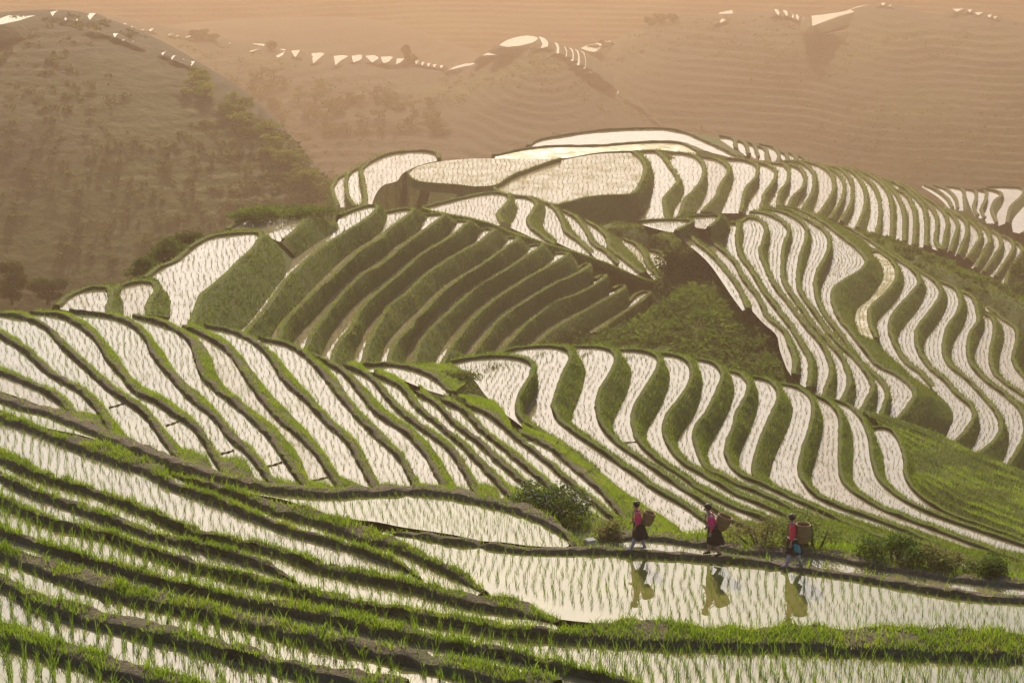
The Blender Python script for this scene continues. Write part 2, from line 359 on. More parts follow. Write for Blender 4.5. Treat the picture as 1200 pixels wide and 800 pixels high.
SB = [
 [(452,251),(468,247.5),(482,247),(467,260),(452,271),(444,280),(420,294.5),(385,327),(357,352),(337,372),(327,384),(321,410)],
 [(496,254),(508,252.5),(519,253),(507,262),(495,271),(467,291.5),(440,314),(422,323),(392,353),(376,374),(362,394),(352,420)],
 [(531,260.7),(547,260.5),(540,267),(530,276),(490,300.5),(460,327),(445,339),(419,365),(408,386),(392,406),(384,430)],
 [(562,270),(577,270),(570,276),(561,284),(532,300),(497,323),(472,347),(455,359),(437,387),(428,406),(419,438)],
 [(592,281),(605,279),(600,285),(591,291),(560,313),(522,338),(489,372),(475,388),(459,405),(450,438)],
 [(620,289.5),(634,287.5),(625,295),(615,301),(590,317.5),(556,338),(519,371),(493,397),(480,430)],
 [(650,298),(664,298),(655,305),(642,312.5),(615,327.5),(582,349),(555,372),(530,402),(513,432)],
 [(678,317),(683,313),(690,310),(685,315.5),(676,321),(646,334.5),(612,355),(583,375),(559,406),(545,426)],
 [(700,328),(708,322),(704,328.5),(673,346.5),(649,354.5),(618,377.5),(596,400),(578,420)],
 [(722,340),(731,334.5),(728,339.5),(702,354.5),(674,370.5),(644,388),(614,414)],
 [(740,354),(750,345),(760,343),(752,351),(740,360),(722,372),(694,391)],
]
for i, (a, b) in enumerate(zip(SA, SB)):
    ter('steep', -37.2 - 1.2 * i, a, b, drop=2.0)

# --- saddle behind the steep hill
ter('saddle', -45.0, [(497,247),(530,256),(565,262),(586,264)], [(497,245),(540,234),(570,228),(587,228),(595,232),(590,242),(581,252),(586,262.5)])
ter('saddle', -46.0, [(600,234),(607,245),(604,258),(598,264),(620,276),(645,290)], [(600,232),(615,232.5),(626,239),(620,252),(616,260),(620,267.5),(647,288)])
ter('saddle', -47.0, [(637,241),(640,250),(637,266),(650,281),(690,300)], [(638,239),(646,244),(656,260),(660,272),(676,284),(692,298)])
ter('saddle', -48.0, [(657,249),(668,264),(680,284),(692,295),(710,313)], [(658,248),(672,256),(684,270),(692,286),(710,298),(721,311)])
ter('saddle', -49.0, [(682,261),(690,274),(700,288),(716,301),(736,323)], [(684,260),(698,268),(709,280),(712,292),(730,306),(750,322)])
ter('saddle', -50.0, [(729,283),(744,301),(760,319),(768,328)], [(730,282),(740,286),(752,298),(756,310),(772,328)], weedy=True)
ter('saddle', -51.0, [(759,296),(766,310),(780,331)], [(760,295),(772,298),(782,310),(784,320),(798,333)], weedy=True, drop=2.0)

# --- upper dome
ter('dome', -49.5, [(433,243),(440,226),(448,217),(464,212),(470,204),(484,196),(500,191),(512,188.5)],
    [(432,243),(429,216),(426,200),(436,191),(456,182),(480,178.6),(500,178.6),(510,182),(512,187.5)], dom='left')
ter('dome', -50.2, [(427,243),(423,220),(421,204),(427,195.5)], [(418,243),(410,230),(410,206),(427,194.5)], dom='left')
ter('dome', -51.0, [(406,243),(405.6,220),(409,205)], [(399,243),(393,228),(392,220),(398,210),(408.5,204.4)], dom='left', drop=2.0)
ter('dome', -48.0, [(480,205),(488,197),(508,191),(540,187),(580,186),(620,186.5),(656,186)], [(480,206),(484,211),(496,215),(530,218),(576,220),(600,207),(620,199),(656,187)], drop=0.5, weedy=True)
ter('dome', -48.2, [(581,219),(600,208),(630,196),(660,188),(700,181),(738,179.5)],
    [(580,221),(592,228),(626,233),(648,241),(680,234),(710,230),(740,228),(746,220),(754,200),(750,188),(740,180)], weedy=True, drop=2.8)
DA = [
 [(747,182),(762,194),(767,214),(758,236),(749,258)],
 [(780,189),(792,206),(802,222),(801,230),(792,244),(788,256)],
 [(814,185),(826,198),(829,212),(828,228),(816,250)],
 [(848,188),(859,202),(859,214),(850,238),(845,250)],
 [(886,193),(889,206),(888,216),(878,236),(870,252)],
 [(900,193),(911,208),(908,220),(898,243)],
 [(923,195),(926,208),(923,226),(915,244)],
 [(928,193),(938,198),(945,206),(945,218),(931,248)],
 [(936,192),(946,196),(958,210),(959,226),(951,254)],
 [(964,198),(978,208),(981,222),(979,240),(968,258)],
 [(974,198),(989,214),(991,230),(981,261)],
 [(984,199),(999,212),(1001,228),(1001,244),(991,268)],
 [(998,201),(1014,220),(1019,232),(1020,250),(1014,276)],
 [(1010,204),(1030,226),(1034,246),(1034,279)],
 [(1028,211),(1048,236),(1051,254),(1049,284)],
 [(1050,226),(1063,250),(1065,266),(1063,288)],
 [(1036,213),(1056,224),(1072,242),(1077,260),(1077,290)],
 [(1050,216),(1070,228),(1088,250),(1090,266),(1089,290)],
 [(1078,232),(1098,252),(1101,266),(1099,294)],
 [(1102,248),(1113,264),(1110,296)],
 [(1116,252),(1125,266),(1124,280),(1118,300)],
 [(1134,260),(1137,274),(1135,290),(1129,304)],
 [(1144,264),(1153,278),(1152,290),(1139,314)],
 [(1160,272),(1165,288),(1162,299),(1147,319)],
 [(1172,278),(1177,292),(1172,308),(1158,322)],
 [(1188,286),(1192,294),(1182,312),(1169,330)],
]
DB = [
 [(747,180),(768,179),(780,192),(792,212),(790,218),(776,234),(776,240),(780,258)],
 [(779,181),(800,181),(816,187),(823,198),(820,212),(810,226),(800,236),(793,256)],
 [(814,184),(840,189),(851,198),(850,206),(842,218),(838,230),(820,250)],
 [(848,187.4),(874,190),(885,196),(884,208),(872,222),(868,236),(866,250)],
 [(886,192.4),(898,195),(907,202),(904,214),(894,228),(888,252)],
 [(900,192.4),(918,195),(922,202),(920,216),(912,226),(909,243)],
 [(922,194),(934,198),(941,208),(939,220),(927,232),(921,244)],
 [(918,191),(936,192),(950,202),(952,212),(950,226),(937,248)],
 [(918,189.6),(940,191),(960,196),(972,206),(975.6,220),(970,234),(956,254)],
 [(963,197.6),(976,202),(986,212),(987,226),(981,242),(970,258)],
 [(973,197),(982,199),(993,210),(997,222),(995,238),(983,261)],
 [(983,198),(996,202),(1007,214),(1012,228),(1011,244),(1002,268)],
 [(997,200),(1010,208),(1024,224),(1029,240),(1029,256),(1024,276)],
 [(1009,203),(1026,212),(1038,226),(1042,238),(1043,256),(1042,280)],
 [(1027,210),(1046,226),(1053,238),(1057,254),(1057,284)],
 [(1049,224),(1060,230),(1069,248),(1070,266),(1068,288)],
 [(1035,212),(1048,216),(1066,228),(1080,244),(1083,264),(1082,290)],
 [(1049,215),(1060,219),(1080,236),(1094,252),(1096,264),(1094,282),(1099,294)],
 [(1077,230),(1090,238),(1104,250),(1108,262),(1105,278),(1102,294)],
 [(1101,246),(1116,256),(1120,266),(1116,280),(1111,296)],
 [(1116,251),(1129,260),(1131,272),(1126,286),(1120,300)],
 [(1133,259),(1144,270),(1146,280),(1139,292),(1131,304)],
 [(1144,263),(1155,272),(1157,284),(1150,296),(1141,315)],
 [(1160,271),(1169,278),(1171,288),(1164,300),(1150,320)],
 [(1172,277),(1184,284),(1185,292),(1176,308),(1164,325)],
 [(1188,285),(1196,292),(1192,302),(1180,318),(1176,336)],
]
DZ = [-50.6,-51.6,-52.6,-53.6,-54.5,-55.3,-56.1,-56.9,-57.7,-58.5,-59.2,-59.9,-60.6,-61.3,-62.0,-62.7,-63.4,-64.1,-64.8,-65.5,-66.2,-66.9,-67.6,-68.3,-69.0,-69.7]
for a, b, z in zip(DA, DB, DZ):
    ter('dome', z, a, b, drop=1.6, bright=(z < -56.5))
# top of the dome and the small fields along its right shoulder
ter('top', -52.0, [(580,186),(620,186),(660,185.5),(700,179),(740,176.5),(770,175.5),(816,181)], [(580,183.5),(610,177),(640,173),(700,172),(740,169),(780,167.6),(800,170),(816,179)], stubble=True)
ter('top', -54.0, [(620,173),(640,172.5),(700,171.5),(740,168.5),(780,166.5),(800,168.5),(814,174),(840,180.5),(862,186)],
    [(621,172),(630,166),(660,160),(700,154.4),(740,152),(768,151.6),(780,152),(804,157),(820,164),(840,173),(862,184)], drop=3.0, bright=True)
VS = [([(842,162.5),(850,168),(860,175)], [(842,161),(858,164),(860,174)]),
      ([(863,167),(866,176),(874,183)], [(863,165.6),(871,169),(875,182)]),
      ([(872,169),(878,180),(884,186)], [(872,167.6),(882,172),(886,185)]),
      ([(886,174),(890,188)], [(886,172.6),(895,176),(896,188)]),
      ([(889,171),(900,178),(905,190)], [(889,170),(906,175),(911,182),(909,190)]),
      ([(911,180),(916,190)], [(912,178.4),(919,182),(921,190)]),
      ([(922,182),(929,191)], [(923,180.5),(930,184),(932,191)]),
      ([(934,185),(940,192)], [(935,184),(941,187),(944,192)])]
for i, (a, b) in enumerate(VS):
    ter('top', -55.0 - 0.6 * i, a, b, drop=3.0, bright=True)
# fields over the dome's right shoulder
XS = [([(1080,219),(1100,232),(1112,244)], [(1082,217.6),(1096,224),(1110,236),(1114,244)]),
      ([(1093,219.5),(1108,232),(1118,245)], [(1094,218.6),(1108,223),(1118,234),(1120,245)]),
      ([(1108,220.5),(1120,232),(1123,247)], [(1109,219.6),(1126,223),(1128,232),(1129,247)]),
      ([(1130,223.5),(1136,240),(1142,253)], [(1131,222.6),(1141,225),(1142,232),(1139,244),(1144,253)]),
      ([(1144,224.5),(1146,234),(1144,246),(1147,256)], [(1145,223.6),(1154,226),(1153,234),(1148,246),(1152,256)]),
      ([(1148,223),(1157,228),(1157,238),(1153,254),(1156,262)], [(1149,222),(1166,225),(1172,229),(1164,236),(1160,246),(1166,262)]),
      ([(1157,221.5),(1176,230),(1175,240),(1168,252),(1170,265)], [(1158,220.6),(1180,220),(1198,223),(1196,230),(1182,244),(1178,262)]),
      ([(1206,236),(1198,244),(1186,260),(1187,272)], [(1207,237),(1215,240),(1215,262),(1196,274)])]
for i, (a, b) in enumerate(XS):
    ter('shoulder', -70.0 - 0.6 * i, a, b, drop=2.5, bright=True)

# --- right middle hill
ter('right', -43.0, [(752,263),(780,270.5),(789,272)], [(752,261),(770,259),(800,259),(809,261),(800,266),(790,271.5)])
ter('right', -43.4, [(806,257),(816,266),(827,268)], [(806,255.4),(824,254.4),(841,255),(834,263),(828,267.5)])
RA = [
 [(790,274),(810,288),(832,308),(848,330),(860,348),(872,364)],
 [(809,274),(824,288),(846,312),(860,332),(880,360),(896,378),(912,393),(916,410),(924,432)],
 [(829,274),(848,294),(868,320),(884,344),(900,370),(914,388),(930,403),(936,414),(940,450)],
 [(868,264),(872,274),(870,292),(878,310),(894,336),(910,358),(928,384),(940,404),(952,416),(958,430),(956,466)],
 [(879,251),(898,268),(903,278),(900,298),(904,324),(912,341),(932,366),(948,389),(966,407),(976,424),(981,442),(979,474)],
 [(894,249),(915,258),(926,270),(928,282),(922,300),(921,322),(927,343),(944,367),(958,389),(970,403),(988,425),(1000,442),(1003,460),(1000,486)],
 [(907,248),(932,257),(948,272),(951,284),(946,306),(940,326),(940,344),(960,373),(980,397),(994,423),(1008,435),(1026,453),(1029,466),(1025,490)],
 [(917,245),(950,261),(972,280),(976,292),(974,306),(964,326),(961,342),(964,362),(976,382),(992,404),(1010,425),(1020,437),(1036,453),(1044,474),(1040,497)],
 [(1022,299),(1034,312),(1035,328),(1026,344),(1004,364),(1002,376),(1008,397)],
 [(988,268),(1012,283),(1040,301),(1056,318),(1060,330),(1056,344),(1040,364),(1028,378),(1029,390),(1034,408),(1050,423),(1064,439),(1082,454)],
 [(1046,300),(1068,317),(1084,334),(1085,346),(1072,368),(1056,388),(1052,398),(1059,419),(1080,439),(1092,453),(1104,465),(1116,480),(1117,494),(1106,524)],
 [(1098,332),(1108,344),(1111,356),(1100,378),(1086,396),(1082,412),(1088,427),(1112,451),(1130,469),(1144,488),(1149,500),(1147,512),(1126,540)],
 [(1124,344),(1132,354),(1133,372),(1126,388),(1117,404),(1115,418),(1119,431),(1136,451),(1156,471),(1174,490),(1182,510),(1180,530),(1168,556)],
 [(1152,373),(1154,384),(1148,400),(1142,418),(1147,435),(1168,455),(1200,476),(1235,498)],
 [(1154,361),(1170,376),(1176,386),(1177,400),(1172,418),(1174,444),(1200,464),(1235,484)],
]
RB = [
 [(790,272.4),(802,273),(812,284),(832,300),(848,318),(860,334),(868,348),(873,363)],
 [(809,272.6),(823,272.6),(834,286),(858,308),(870,330),(886,350),(896,371),(918,392),(922,404),(928,422),(927,440)],
 [(829,272.6),(856,263),(862,264),(861,280),(865,300),(878,318),(892,342),(910,366),(926,387),(938,408),(946,421),(945,455)],
 [(868,262),(878,256.6),(890,260),(895,268),(892,284),(889,296),(896,316),(908,340),(920,354),(944,386),(960,404),(970,426),(971,436),(961,468)],
 [(878,249.6),(894,251),(916,262),(922,272),(916,288),(915,306),(916,330),(936,362),(952,384),(972,406),(986,424),(992,444),(990,456),(982,474)],
 [(893,247),(910,248),(932,258),(942,268),(943,278),(936,300),(933,320),(934,340),(948,362),(966,387),(984,408),(1000,422),(1014,440),(1020,454),(1014,468),(1003,488)],
 [(907,246),(924,248),(950,262),(966,274),(969.6,286),(964,304),(955,320),(953,336),(956,354),(970,378),(986,398),(1000,419),(1012,433),(1030,448),(1037,462),(1034,474),(1028,492)],
 [(917,243.6),(932,246),(960,260),(984,278),(1004,294),(1013,306),(1008,316),(986,330),(974,340),(973,350),(980,372),(996,392),(1016,418),(1026,429),(1048,440),(1064,452),(1070,462),(1064,474),(1044,498)],
 [(1022,297),(1028,296),(1040,304),(1048,316),(1047,330),(1036,344),(1018,362),(1017,378),(1024,398)],
 [(988,266),(1016,282),(1044,302),(1066,316),(1075,330),(1066,344),(1048,364),(1040,380),(1044,400),(1060,426),(1076,438),(1091,455)],
 [(1046,298),(1068,314),(1090,328),(1100,340),(1098,350),(1084,370),(1072,388),(1072,406),(1084,428),(1106,448),(1120,464),(1136,478),(1139,488),(1130,504),(1110,526)],
 [(1098,330),(1118,340),(1123,352),(1120,366),(1108,384),(1104,400),(1104,416),(1112,430),(1132,446),(1152,468),(1166,486),(1170,504),(1162,518),(1132,540)],
 [(1125,342),(1138,350),(1143,366),(1144,376),(1134,392),(1132,404),(1132,416),(1137,429),(1152,446),(1176,464),(1194,482),(1199,500),(1196,516),(1172,556)],
 [(1153,370),(1161,374),(1163,388),(1160,404),(1158,418),(1162,436),(1176,450),(1200,466),(1235,488)],
 [(1155,359.6),(1172,374),(1188,386),(1189,400),(1185,418),(1187,428),(1200,444),(1235,466)],
]
RZ = [-44.0,-44.8,-45.6,-46.4,-47.2,-48.0,-48.8,-49.8,-51.5,-52.3,-53.2,-54.1,-55.0,-55.9,-56.8]
for i, (a, b, z) in enumerate(zip(RA, RB, RZ)):
    ter('right', z, a, b, drop=2.0, muddy=(i == 8))

# per hill: sampling step, bund height, bund top width, row spacing, along-row spacing, plant height, direction of rows
HILL = {
 'near':    dict(step=0.22, h=0.165, w=0.45, row=0.27, gap=0.20, ph=0.34, ang=6),
 'left':    dict(step=0.35, h=0.15, w=0.24, row=0.27, gap=0.19, ph=0.19, ang=4),
 'centre':  dict(step=0.50, h=0.15, w=0.26, row=0.31, gap=0.22, ph=0.19, ang=None),
 'steep':   dict(step=0.80, h=0.18, w=0.40, row=0.42, gap=0.32, ph=0.26, ang=2),
 'saddle':  dict(step=0.80, h=0.22, w=0.45, row=0.45, gap=0.36, ph=0.28, ang=0),
 'dome':    dict(step=1.0, h=0.28, w=0.50, row=0.62, gap=0.45, ph=0.30, ang=0),
 'top':     dict(step=1.2, h=0.30, w=0.60, row=0.9, gap=0.7, ph=0.3, ang=0),
 'shoulder':dict(step=1.2, h=0.30, w=0.60, row=1.2, gap=0.9, ph=0.3, ang=0),
 'right':   dict(step=0.70, h=0.20, w=0.40, row=0.40, gap=0.32, ph=0.26, ang=None),
}
# ------------------------------------------------------------------ curves
def spline(pts, per=10):
    P = np.array(pts, float)
    if len(P) == 2:
        t = np.linspace(0, 1, per * 2)[:, None]; return P[0] * (1 - t) + P[1] * t
    Q = np.vstack([2 * P[0] - P[1], P, 2 * P[-1] - P[-2]])
    out = []
    for i in range(1, len(Q) - 2):
        p0, p1, p2, p3 = Q[i - 1], Q[i], Q[i + 1], Q[i + 2]
        # centripetal form: no loops between unevenly spaced points
        d1 = max(np.linalg.norm(p1 - p0), 1e-4) ** .5; d2 = max(np.linalg.norm(p2 - p1), 1e-4) ** .5; d3 = max(np.linalg.norm(p3 - p2), 1e-4) ** .5
        m1 = (p2 - p1) + d2 * ((p1 - p0) / d1 - (p2 - p0) / (d1 + d2)) if False else ((p1 - p0) / d1 - (p2 - p0) / (d1 + d2) + (p2 - p1) / d2) * d2
        m2 = ((p2 - p1) / d2 - (p3 - p1) / (d2 + d3) + (p3 - p2) / d3) * d2
        t = np.linspace(0, 1, per, endpoint=False)[:, None]
        h00 = 2*t**3 - 3*t**2 + 1; h10 = t**3 - 2*t**2 + t; h01 = -2*t**3 + 3*t**2; h11 = t**3 - t**2
        out.append(h00 * p1 + h10 * m1 + h01 * p2 + h11 * m2)
    out.append(P[-1:])
    return np.vstack(out)

def resample(P, step=None, n=None):
    d = np.linalg.norm(np.diff(P, axis=0), axis=1); s = np.concatenate([[0], np.cumsum(d)])
    if n is None: n = max(4, int(s[-1] / step) + 1)
    t = np.linspace(0, s[-1], n)
    return np.stack([np.interp(t, s, P[:, k]) for k in range(P.shape[1])], 1)

def tangents(P):
    t = np.gradient(P, axis=0); return t / np.maximum(np.linalg.norm(t, axis=1), 1e-9)[:, None]

def smooth1(a, k):
    if k < 2: return a
    w = np.ones(k) / k; pad = k // 2
    ap = np.concatenate([np.repeat(a[:1], pad, 0), a, np.repeat(a[-1:], k - 1 - pad, 0)])
    if a.ndim == 1: return np.convolve(ap, w, 'valid')
    return np.stack([np.convolve(ap[:, i], w, 'valid') for i in range(a.shape[1])], 1)

def in_poly(P, poly):
    x, y = P[:, 0], P[:, 1]; c = np.zeros(len(P), bool)
    x1, y1 = poly[:, 0], poly[:, 1]; x2, y2 = np.roll(x1, -1), np.roll(y1, -1)
    for a, b, cc, d in zip(x1, y1, x2, y2):
        if b == d: continue
        c ^= ((b > y) != (d > y)) & (x < (cc - a) * (y - b) / (d - b) + a)
    return c

def near_frame(P, m=130):
    x, y, f = project(P)
    return (f > 1) & (x > -m) & (x < 1200 + m) & (y > -m) & (y < 800 + m)

# ------------------------------------------------------------------ geometry of each terrace
for k, t in enumerate(T):
    hp = HILL[t['hill']]
    t['h'] = hp['h'] * {'people': .78, 'upper': .95, 'ditch': .75}.get(t.get('role'), 1.0)
    a = resample(spline(t['A']), n=max(12, len(t['A']) * 8)); b = resample(spline(t['B']), n=max(12, len(t['B']) * 10))
    t['Apx'], t['Bpx'] = a, b
    def lay(q):
        P = resample(at_z(q[:, 0], q[:, 1], t['z']), hp['step'])
        if t['hill'] in ('left', 'centre') and t.get('role') is None:      # these run on below the line of sight
            d = P[-1] - P[-4]; d = d / np.linalg.norm(d); L = 5.0 if t['hill'] == 'left' else 8.0
            P = np.vstack([P, P[-1] + d * np.arange(hp['step'], L, hp['step'])[:, None]])
        return P
    t['A3'] = lay(a); t['B3'] = lay(b)
    t['key'] = t['hill'] + t.get('dom', '')

cands = {}
for t in T: cands.setdefault(t['key'], []).append(t)

ctrl = []                       # control points of the ground under everything
veg_bund, veg_bank = [], []     # quads that carry grass
for t in T:
    hp = HILL[t['hill']]; z = t['z']; h = t['h']; B = t['B3']; n_ = len(B)
    A = t['A3']
    tan = tangents(B[:, :2]); nrm = np.stack([-tan[:, 1], tan[:, 0]], 1)
    Am = resample(A, n=n_)[:, :2]
    sgn = np.sign(np.sum(np.sum(nrm * (B[:, :2] - Am), 1)))
    nrm = nrm * (sgn if sgn else 1)
    nrm = smooth1(nrm, 5); nrm /= np.maximum(np.linalg.norm(nrm, axis=1), 1e-6)[:, None]
    t['n'] = nrm
    # the foot of the bank: the near edge of the next lower terrace of the same hill
    low = [o for o in cands[t['key']] if z - 3.9 < o['z'] < z - 0.05]
    if t['key'] == 'left': low += [o for o in cands['centre'][:2] if z - 3.9 < o['z']]
    drop = t.get('drop', 1.2)
    foot = np.zeros((n_, 3)); has = np.zeros(n_, bool); edge = np.zeros((n_, 3))
    bx, by, _ = project(B)
    if low:
        LP = np.vstack([o['Apx'] for o in low]); LZ = np.concatenate([np.full(len(o['Apx']), o['z']) for o in low])
        Q3 = at_z(LP[:, 0], LP[:, 1], LZ)
        for i in range(n_):
            d2 = (LP[:, 0] - bx[i]) ** 2 + (LP[:, 1] - by[i]) ** 2 + ((LZ - z + 0.5) * 0.6) ** 2
            v = Q3[:, :2] - B[i, :2]; L = np.maximum(np.linalg.norm(v, axis=1), 1e-3); dz = z - LZ
            ok = (d2 < (95 if t['hill'] == 'steep' else 62) ** 2) & (v @ nrm[i] / L > 0.25) & (L < 3.5 * dz + (14 if t['hill'] == 'steep' else 3.5))
            if not ok.any(): continue
            j = int(np.argmin(np.where(ok, d2, 1e9)))
            foot[i] = Q3[j] - B[i]; has[i] = True
            edge[i] = at_z(LP[j, 0], LP[j, 1], z + h) - B[i]
    # banks without a traced foot fall away steeply
    dflt = np.column_stack([nrm * drop * 0.55, np.full(n_, -drop)])
    foot = np.where(has[:, None], foot, dflt)
    foot = smooth1(foot, 5)
    ww = np.full(n_, hp['w'])
    if t['hill'] == 'near':
        we = np.einsum('ij,ij->i', edge[:, :2], nrm)
        ww = np.where(has, np.clip(we, 0.25, 1.7), hp['w'] * 1.2)
        if t.get('role') == 'people': ww = np.full(n_, 0.34)
        ww = smooth1(ww, 7)
        # facing away from the camera: the bank drops close behind its bund
        foot = np.column_stack([nrm * (ww + 0.25 * np.abs(foot[:, 2]))[:, None], foot[:, 2]])
    t['ww'] = ww
    jit = np.array([mnoise.noise(Vector((p[0] * 0.9, p[1] * 0.9, z))) for p in B])
    jit2 = np.array([mnoise.noise(Vector((p[0] * 2.7 + 9, p[1] * 2.7, z))) for p in B])
    jit3 = np.array([mnoise.noise(Vector((p[0] * 0.5 + 31, p[1] * 0.5, z))) for p in B])
    hh = h * (1 + 0.30 * jit + 0.28 * jit2)
    wv = ww * (1 + 0.22 * jit3 + 0.15 * jit2)
    fl = np.linalg.norm(foot[:, :2], axis=1); wv = np.minimum(wv, np.maximum(fl * 0.8, 0.18))
    if t['hill'] == 'near':      # bunds thin out where they run into one another
        sl = np.concatenate([[0], np.cumsum(np.linalg.norm(np.diff(B, axis=0), axis=1))])
        tp = np.clip(np.minimum(sl / 1.6 + (bx[0] < 0) * 9, (sl[-1] - sl) / 1.6 + ((bx[-1] > 1200) | (by[-1] > 800)) * 9), 0, 1)
        tp = tp * tp * (3 - 2 * tp)
        if t.get('role') == 'people': tp = tp * (1 - 0.9 * np.exp(-((bx - 563) / 4.0) ** 2))
        hh = hh * (0.12 + 0.88 * tp); wv = wv * (0.35 + 0.65 * tp)
    def P(off, zz): return np.column_stack([B[:, :2] + nrm * np.reshape(off, (-1, 1)), np.full(n_, z) + zz])
    rag = {'near': .07, 'left': .07, 'centre': .09}.get(t['hill'], .16)
    inner = rag * jit2 + rag * .6 * jit
    p = [P(inner - 0.02, -0.16), P(inner + 0.03, hh * 0.82), P(wv * 0.16, hh * 1.0), P(wv * 0.6, hh * 1.02), P(wv, hh * 0.88)]
    if t['hill'] in ('near', 'left'):      # clods and slumps
        am = .019 if t['hill'] == 'near' else .022
        for q in p[1:]: q += rng.normal(size=q.shape) * am * (h / .165 * .6 + .4)
    e = p[-1]
    fp = np.column_stack([B[:, :2] + foot[:, :2], z + foot[:, 2]])
    bulge = 0.10 * np.abs(foot[:, 2])
    m1 = e * 0.67 + fp * 0.33 + np.column_stack([nrm * (bulge * (0.5 + jit2))[:, None], bulge * 0.4])
    m2 = e * 0.33 + fp * 0.67 + np.column_stack([nrm * (bulge * 0.7 * jit)[:, None], bulge * 0.2])
    sink = fp + (fp - e) * np.minimum(0.5, 0.8 / np.maximum(np.abs(foot[:, 2]), 0.4))[:, None]
    t['bund'] = p; t['bank'] = [e, m1, m2, fp, sink]
    veg_bund.append((t, p[1:], )); veg_bank.append((t, t['bank'][:4]))
    ctrl.append(np.column_stack([B[::2, 0], B[::2, 1], np.full(len(B[::2]), z - 0.9 - 0.006 * B[::2, 1])]))
    ctrl.append(np.column_stack([A[::2, 0], A[::2, 1], np.full(len(A[::2]), z - 0.9 - 0.006 * A[::2, 1])]))
    # the flooded sheet
    if t['hill'] == 'near' and t['z'] < -16.2 and t.get('role') not in ('upper',):
        tA = tangents(A[:, :2]); nA = np.stack([-tA[:, 1], tA[:, 0]], 1)
        Bm = resample(B, n=len(A))[:, :2]
        s2 = np.sign(np.sum(np.sum(nA * (Bm - A[:, :2]), 1))); nA = nA * (s2 if s2 else 1)
        A = A.copy(); A[:, :2] -= nA * 0.9        # the water runs on, under the higher bund
    elif t['hill'] in ('left', 'centre', 'right', 'steep', 'dome', 'saddle'):
        tA = tangents(A[:, :2]); nA = np.stack([-tA[:, 1], tA[:, 0]], 1)
        Bm = resample(B, n=len(A))[:, :2]
        s2 = np.sign(np.sum(np.sum(nA * (Bm - A[:, :2]), 1))); nA = nA * (s2 if s2 else 1)
        A = A.copy(); A[1:, :2] -= nA[1:] * 0.15
    t['poly'] = np.vstack([B, A[::-1]])

def strip(rows):
    n = len(rows[0]); V = np.vstack(rows); F = []
    for r in range(len(rows) - 1):
        for i in range(n - 1):
            F.append((r * n + i, r * n + i + 1, (r + 1) * n + i + 1, (r + 1) * n + i))
    return V, F

ORD = ['first', 'second', 'third', 'fourth', 'fifth', 'sixth', 'seventh', 'eighth', 'ninth', 'tenth', 'eleventh', 'twelfth', 'thirteenth', 'fourteenth',
       'fifteenth', 'sixteenth', 'seventeenth', 'eighteenth', 'nineteenth', 'twentieth', 'twenty-first', 'twenty-second', 'twenty-third', 'twenty-fourth', 'twenty-fifth', 'twenty-sixth']
NEARL = ['corner of flooded paddy filling the bottom left edge of the photo',
 'flooded paddy with tall seedlings, second strip up from the bottom left corner',
 'flooded paddy strip above the bare brown bund at bottom left',
 'thin flooded strip squeezed between two bright grassy bunds, running to the bottom middle',
 'wide flooded paddy with tall dark seedlings along the bottom right edge',
 'narrow flooded strip tapering out beside the dark grassy clump at left',
 'flooded strip that pinches in the middle and reopens below the wide planted paddy',
 'broad paddy densely planted with dark rows, crossing the left foreground diagonally',
 'sliver of flooded paddy between grassy bunds just left of the half-round paddy',
 'large pale flooded paddy reflecting the three women on the path',
 'half-round pale paddy with a bare brown bund, left of the three women',
 'narrow wet ditch on the far side of the footpath the women walk on']
LEFTL = {0: 'small triangular flooded field at the far left end of the striped left hill', 1: 'second flooded stripe from the left edge on the striped left hill',
         16: 'thin pale sliver field on the crest at the right end of the striped left hill'}
labels = {}
def label_for(t, i, n):
    hl = t['hill']
    if hl == 'near': return NEARL[i]
    if hl == 'left': return LEFTL.get(i, f'{ORD[i]} long flooded stripe counted from the left end of the striped left hill')
    if hl == 'centre':
        return {0: 'wide pinkish flooded field at the left end of the centre hill crest', n - 1: 'last S-curved field on the centre hill, beside its open grassy slope'}.get(i,
               f'{ORD[i]} S-curved flooded field from the left on the green-banked centre hill')
    if hl == 'steep':
        sp = ['small half-moon field at the left foot of the steep shaded hill', 'second small half-moon field, beside the big field of the shaded hill',
              'largest flooded field of the steep shaded hill, left of its dark grassy banks', 'blotchy flooded field on the crest of the steep shaded hill, above its largest field',
              'widest bright ribbon field slanting down the steep shaded hill from its crest']
        if i < 5: return sp[i]
        return f'{ORD[i - 5]} thin ribbon field right of the wide bright ribbon on the shaded hill'
    if hl == 'saddle': return f'{ORD[i]} flooded field from the left in the saddle behind the shaded hill crest'
    if hl == 'dome':
        sp = ['largest bright white field at the left tip of the domed hill', 'middle of three white fields at the left tip of the domed hill', 'leftmost small white field at the tip of the domed hill',
              'long lens-shaped weedy field on the front of the domed hill', 'huge weedy field with a dark bank under it, centre of the domed hill']
        if i < 5: return sp[i]
        return f'{ORD[i - 5]} bright field right of the huge weedy field on the domed hill'
    if hl == 'top':
        sp = ['thin yellowish stubble field just under the domed hill summit', 'brightest long white field on the summit of the domed hill']
        if i < 2: return sp[i]
        return f'{ORD[i - 2]} tiny bright field right of the summit field on the skyline of the domed hill'
    if hl == 'shoulder': return f'{ORD[i]} pale field from the left on the far shoulder at the right edge'
    if hl == 'right':
        sp = ['small pale triangle field at the top left end of the right-hand hill', 'second small pale field on the crest end of the right-hand hill']
        if i < 2: return sp[i]
        if i == 9: return 'wide hourglass field before the dark hollow of the right-hand hill'
        if i == 10: return 'short faded field in the dark grassy hollow of the right-hand hill'
        return f'{ORD[i - 2]} winding flooded field from the left on the right-hand hill'

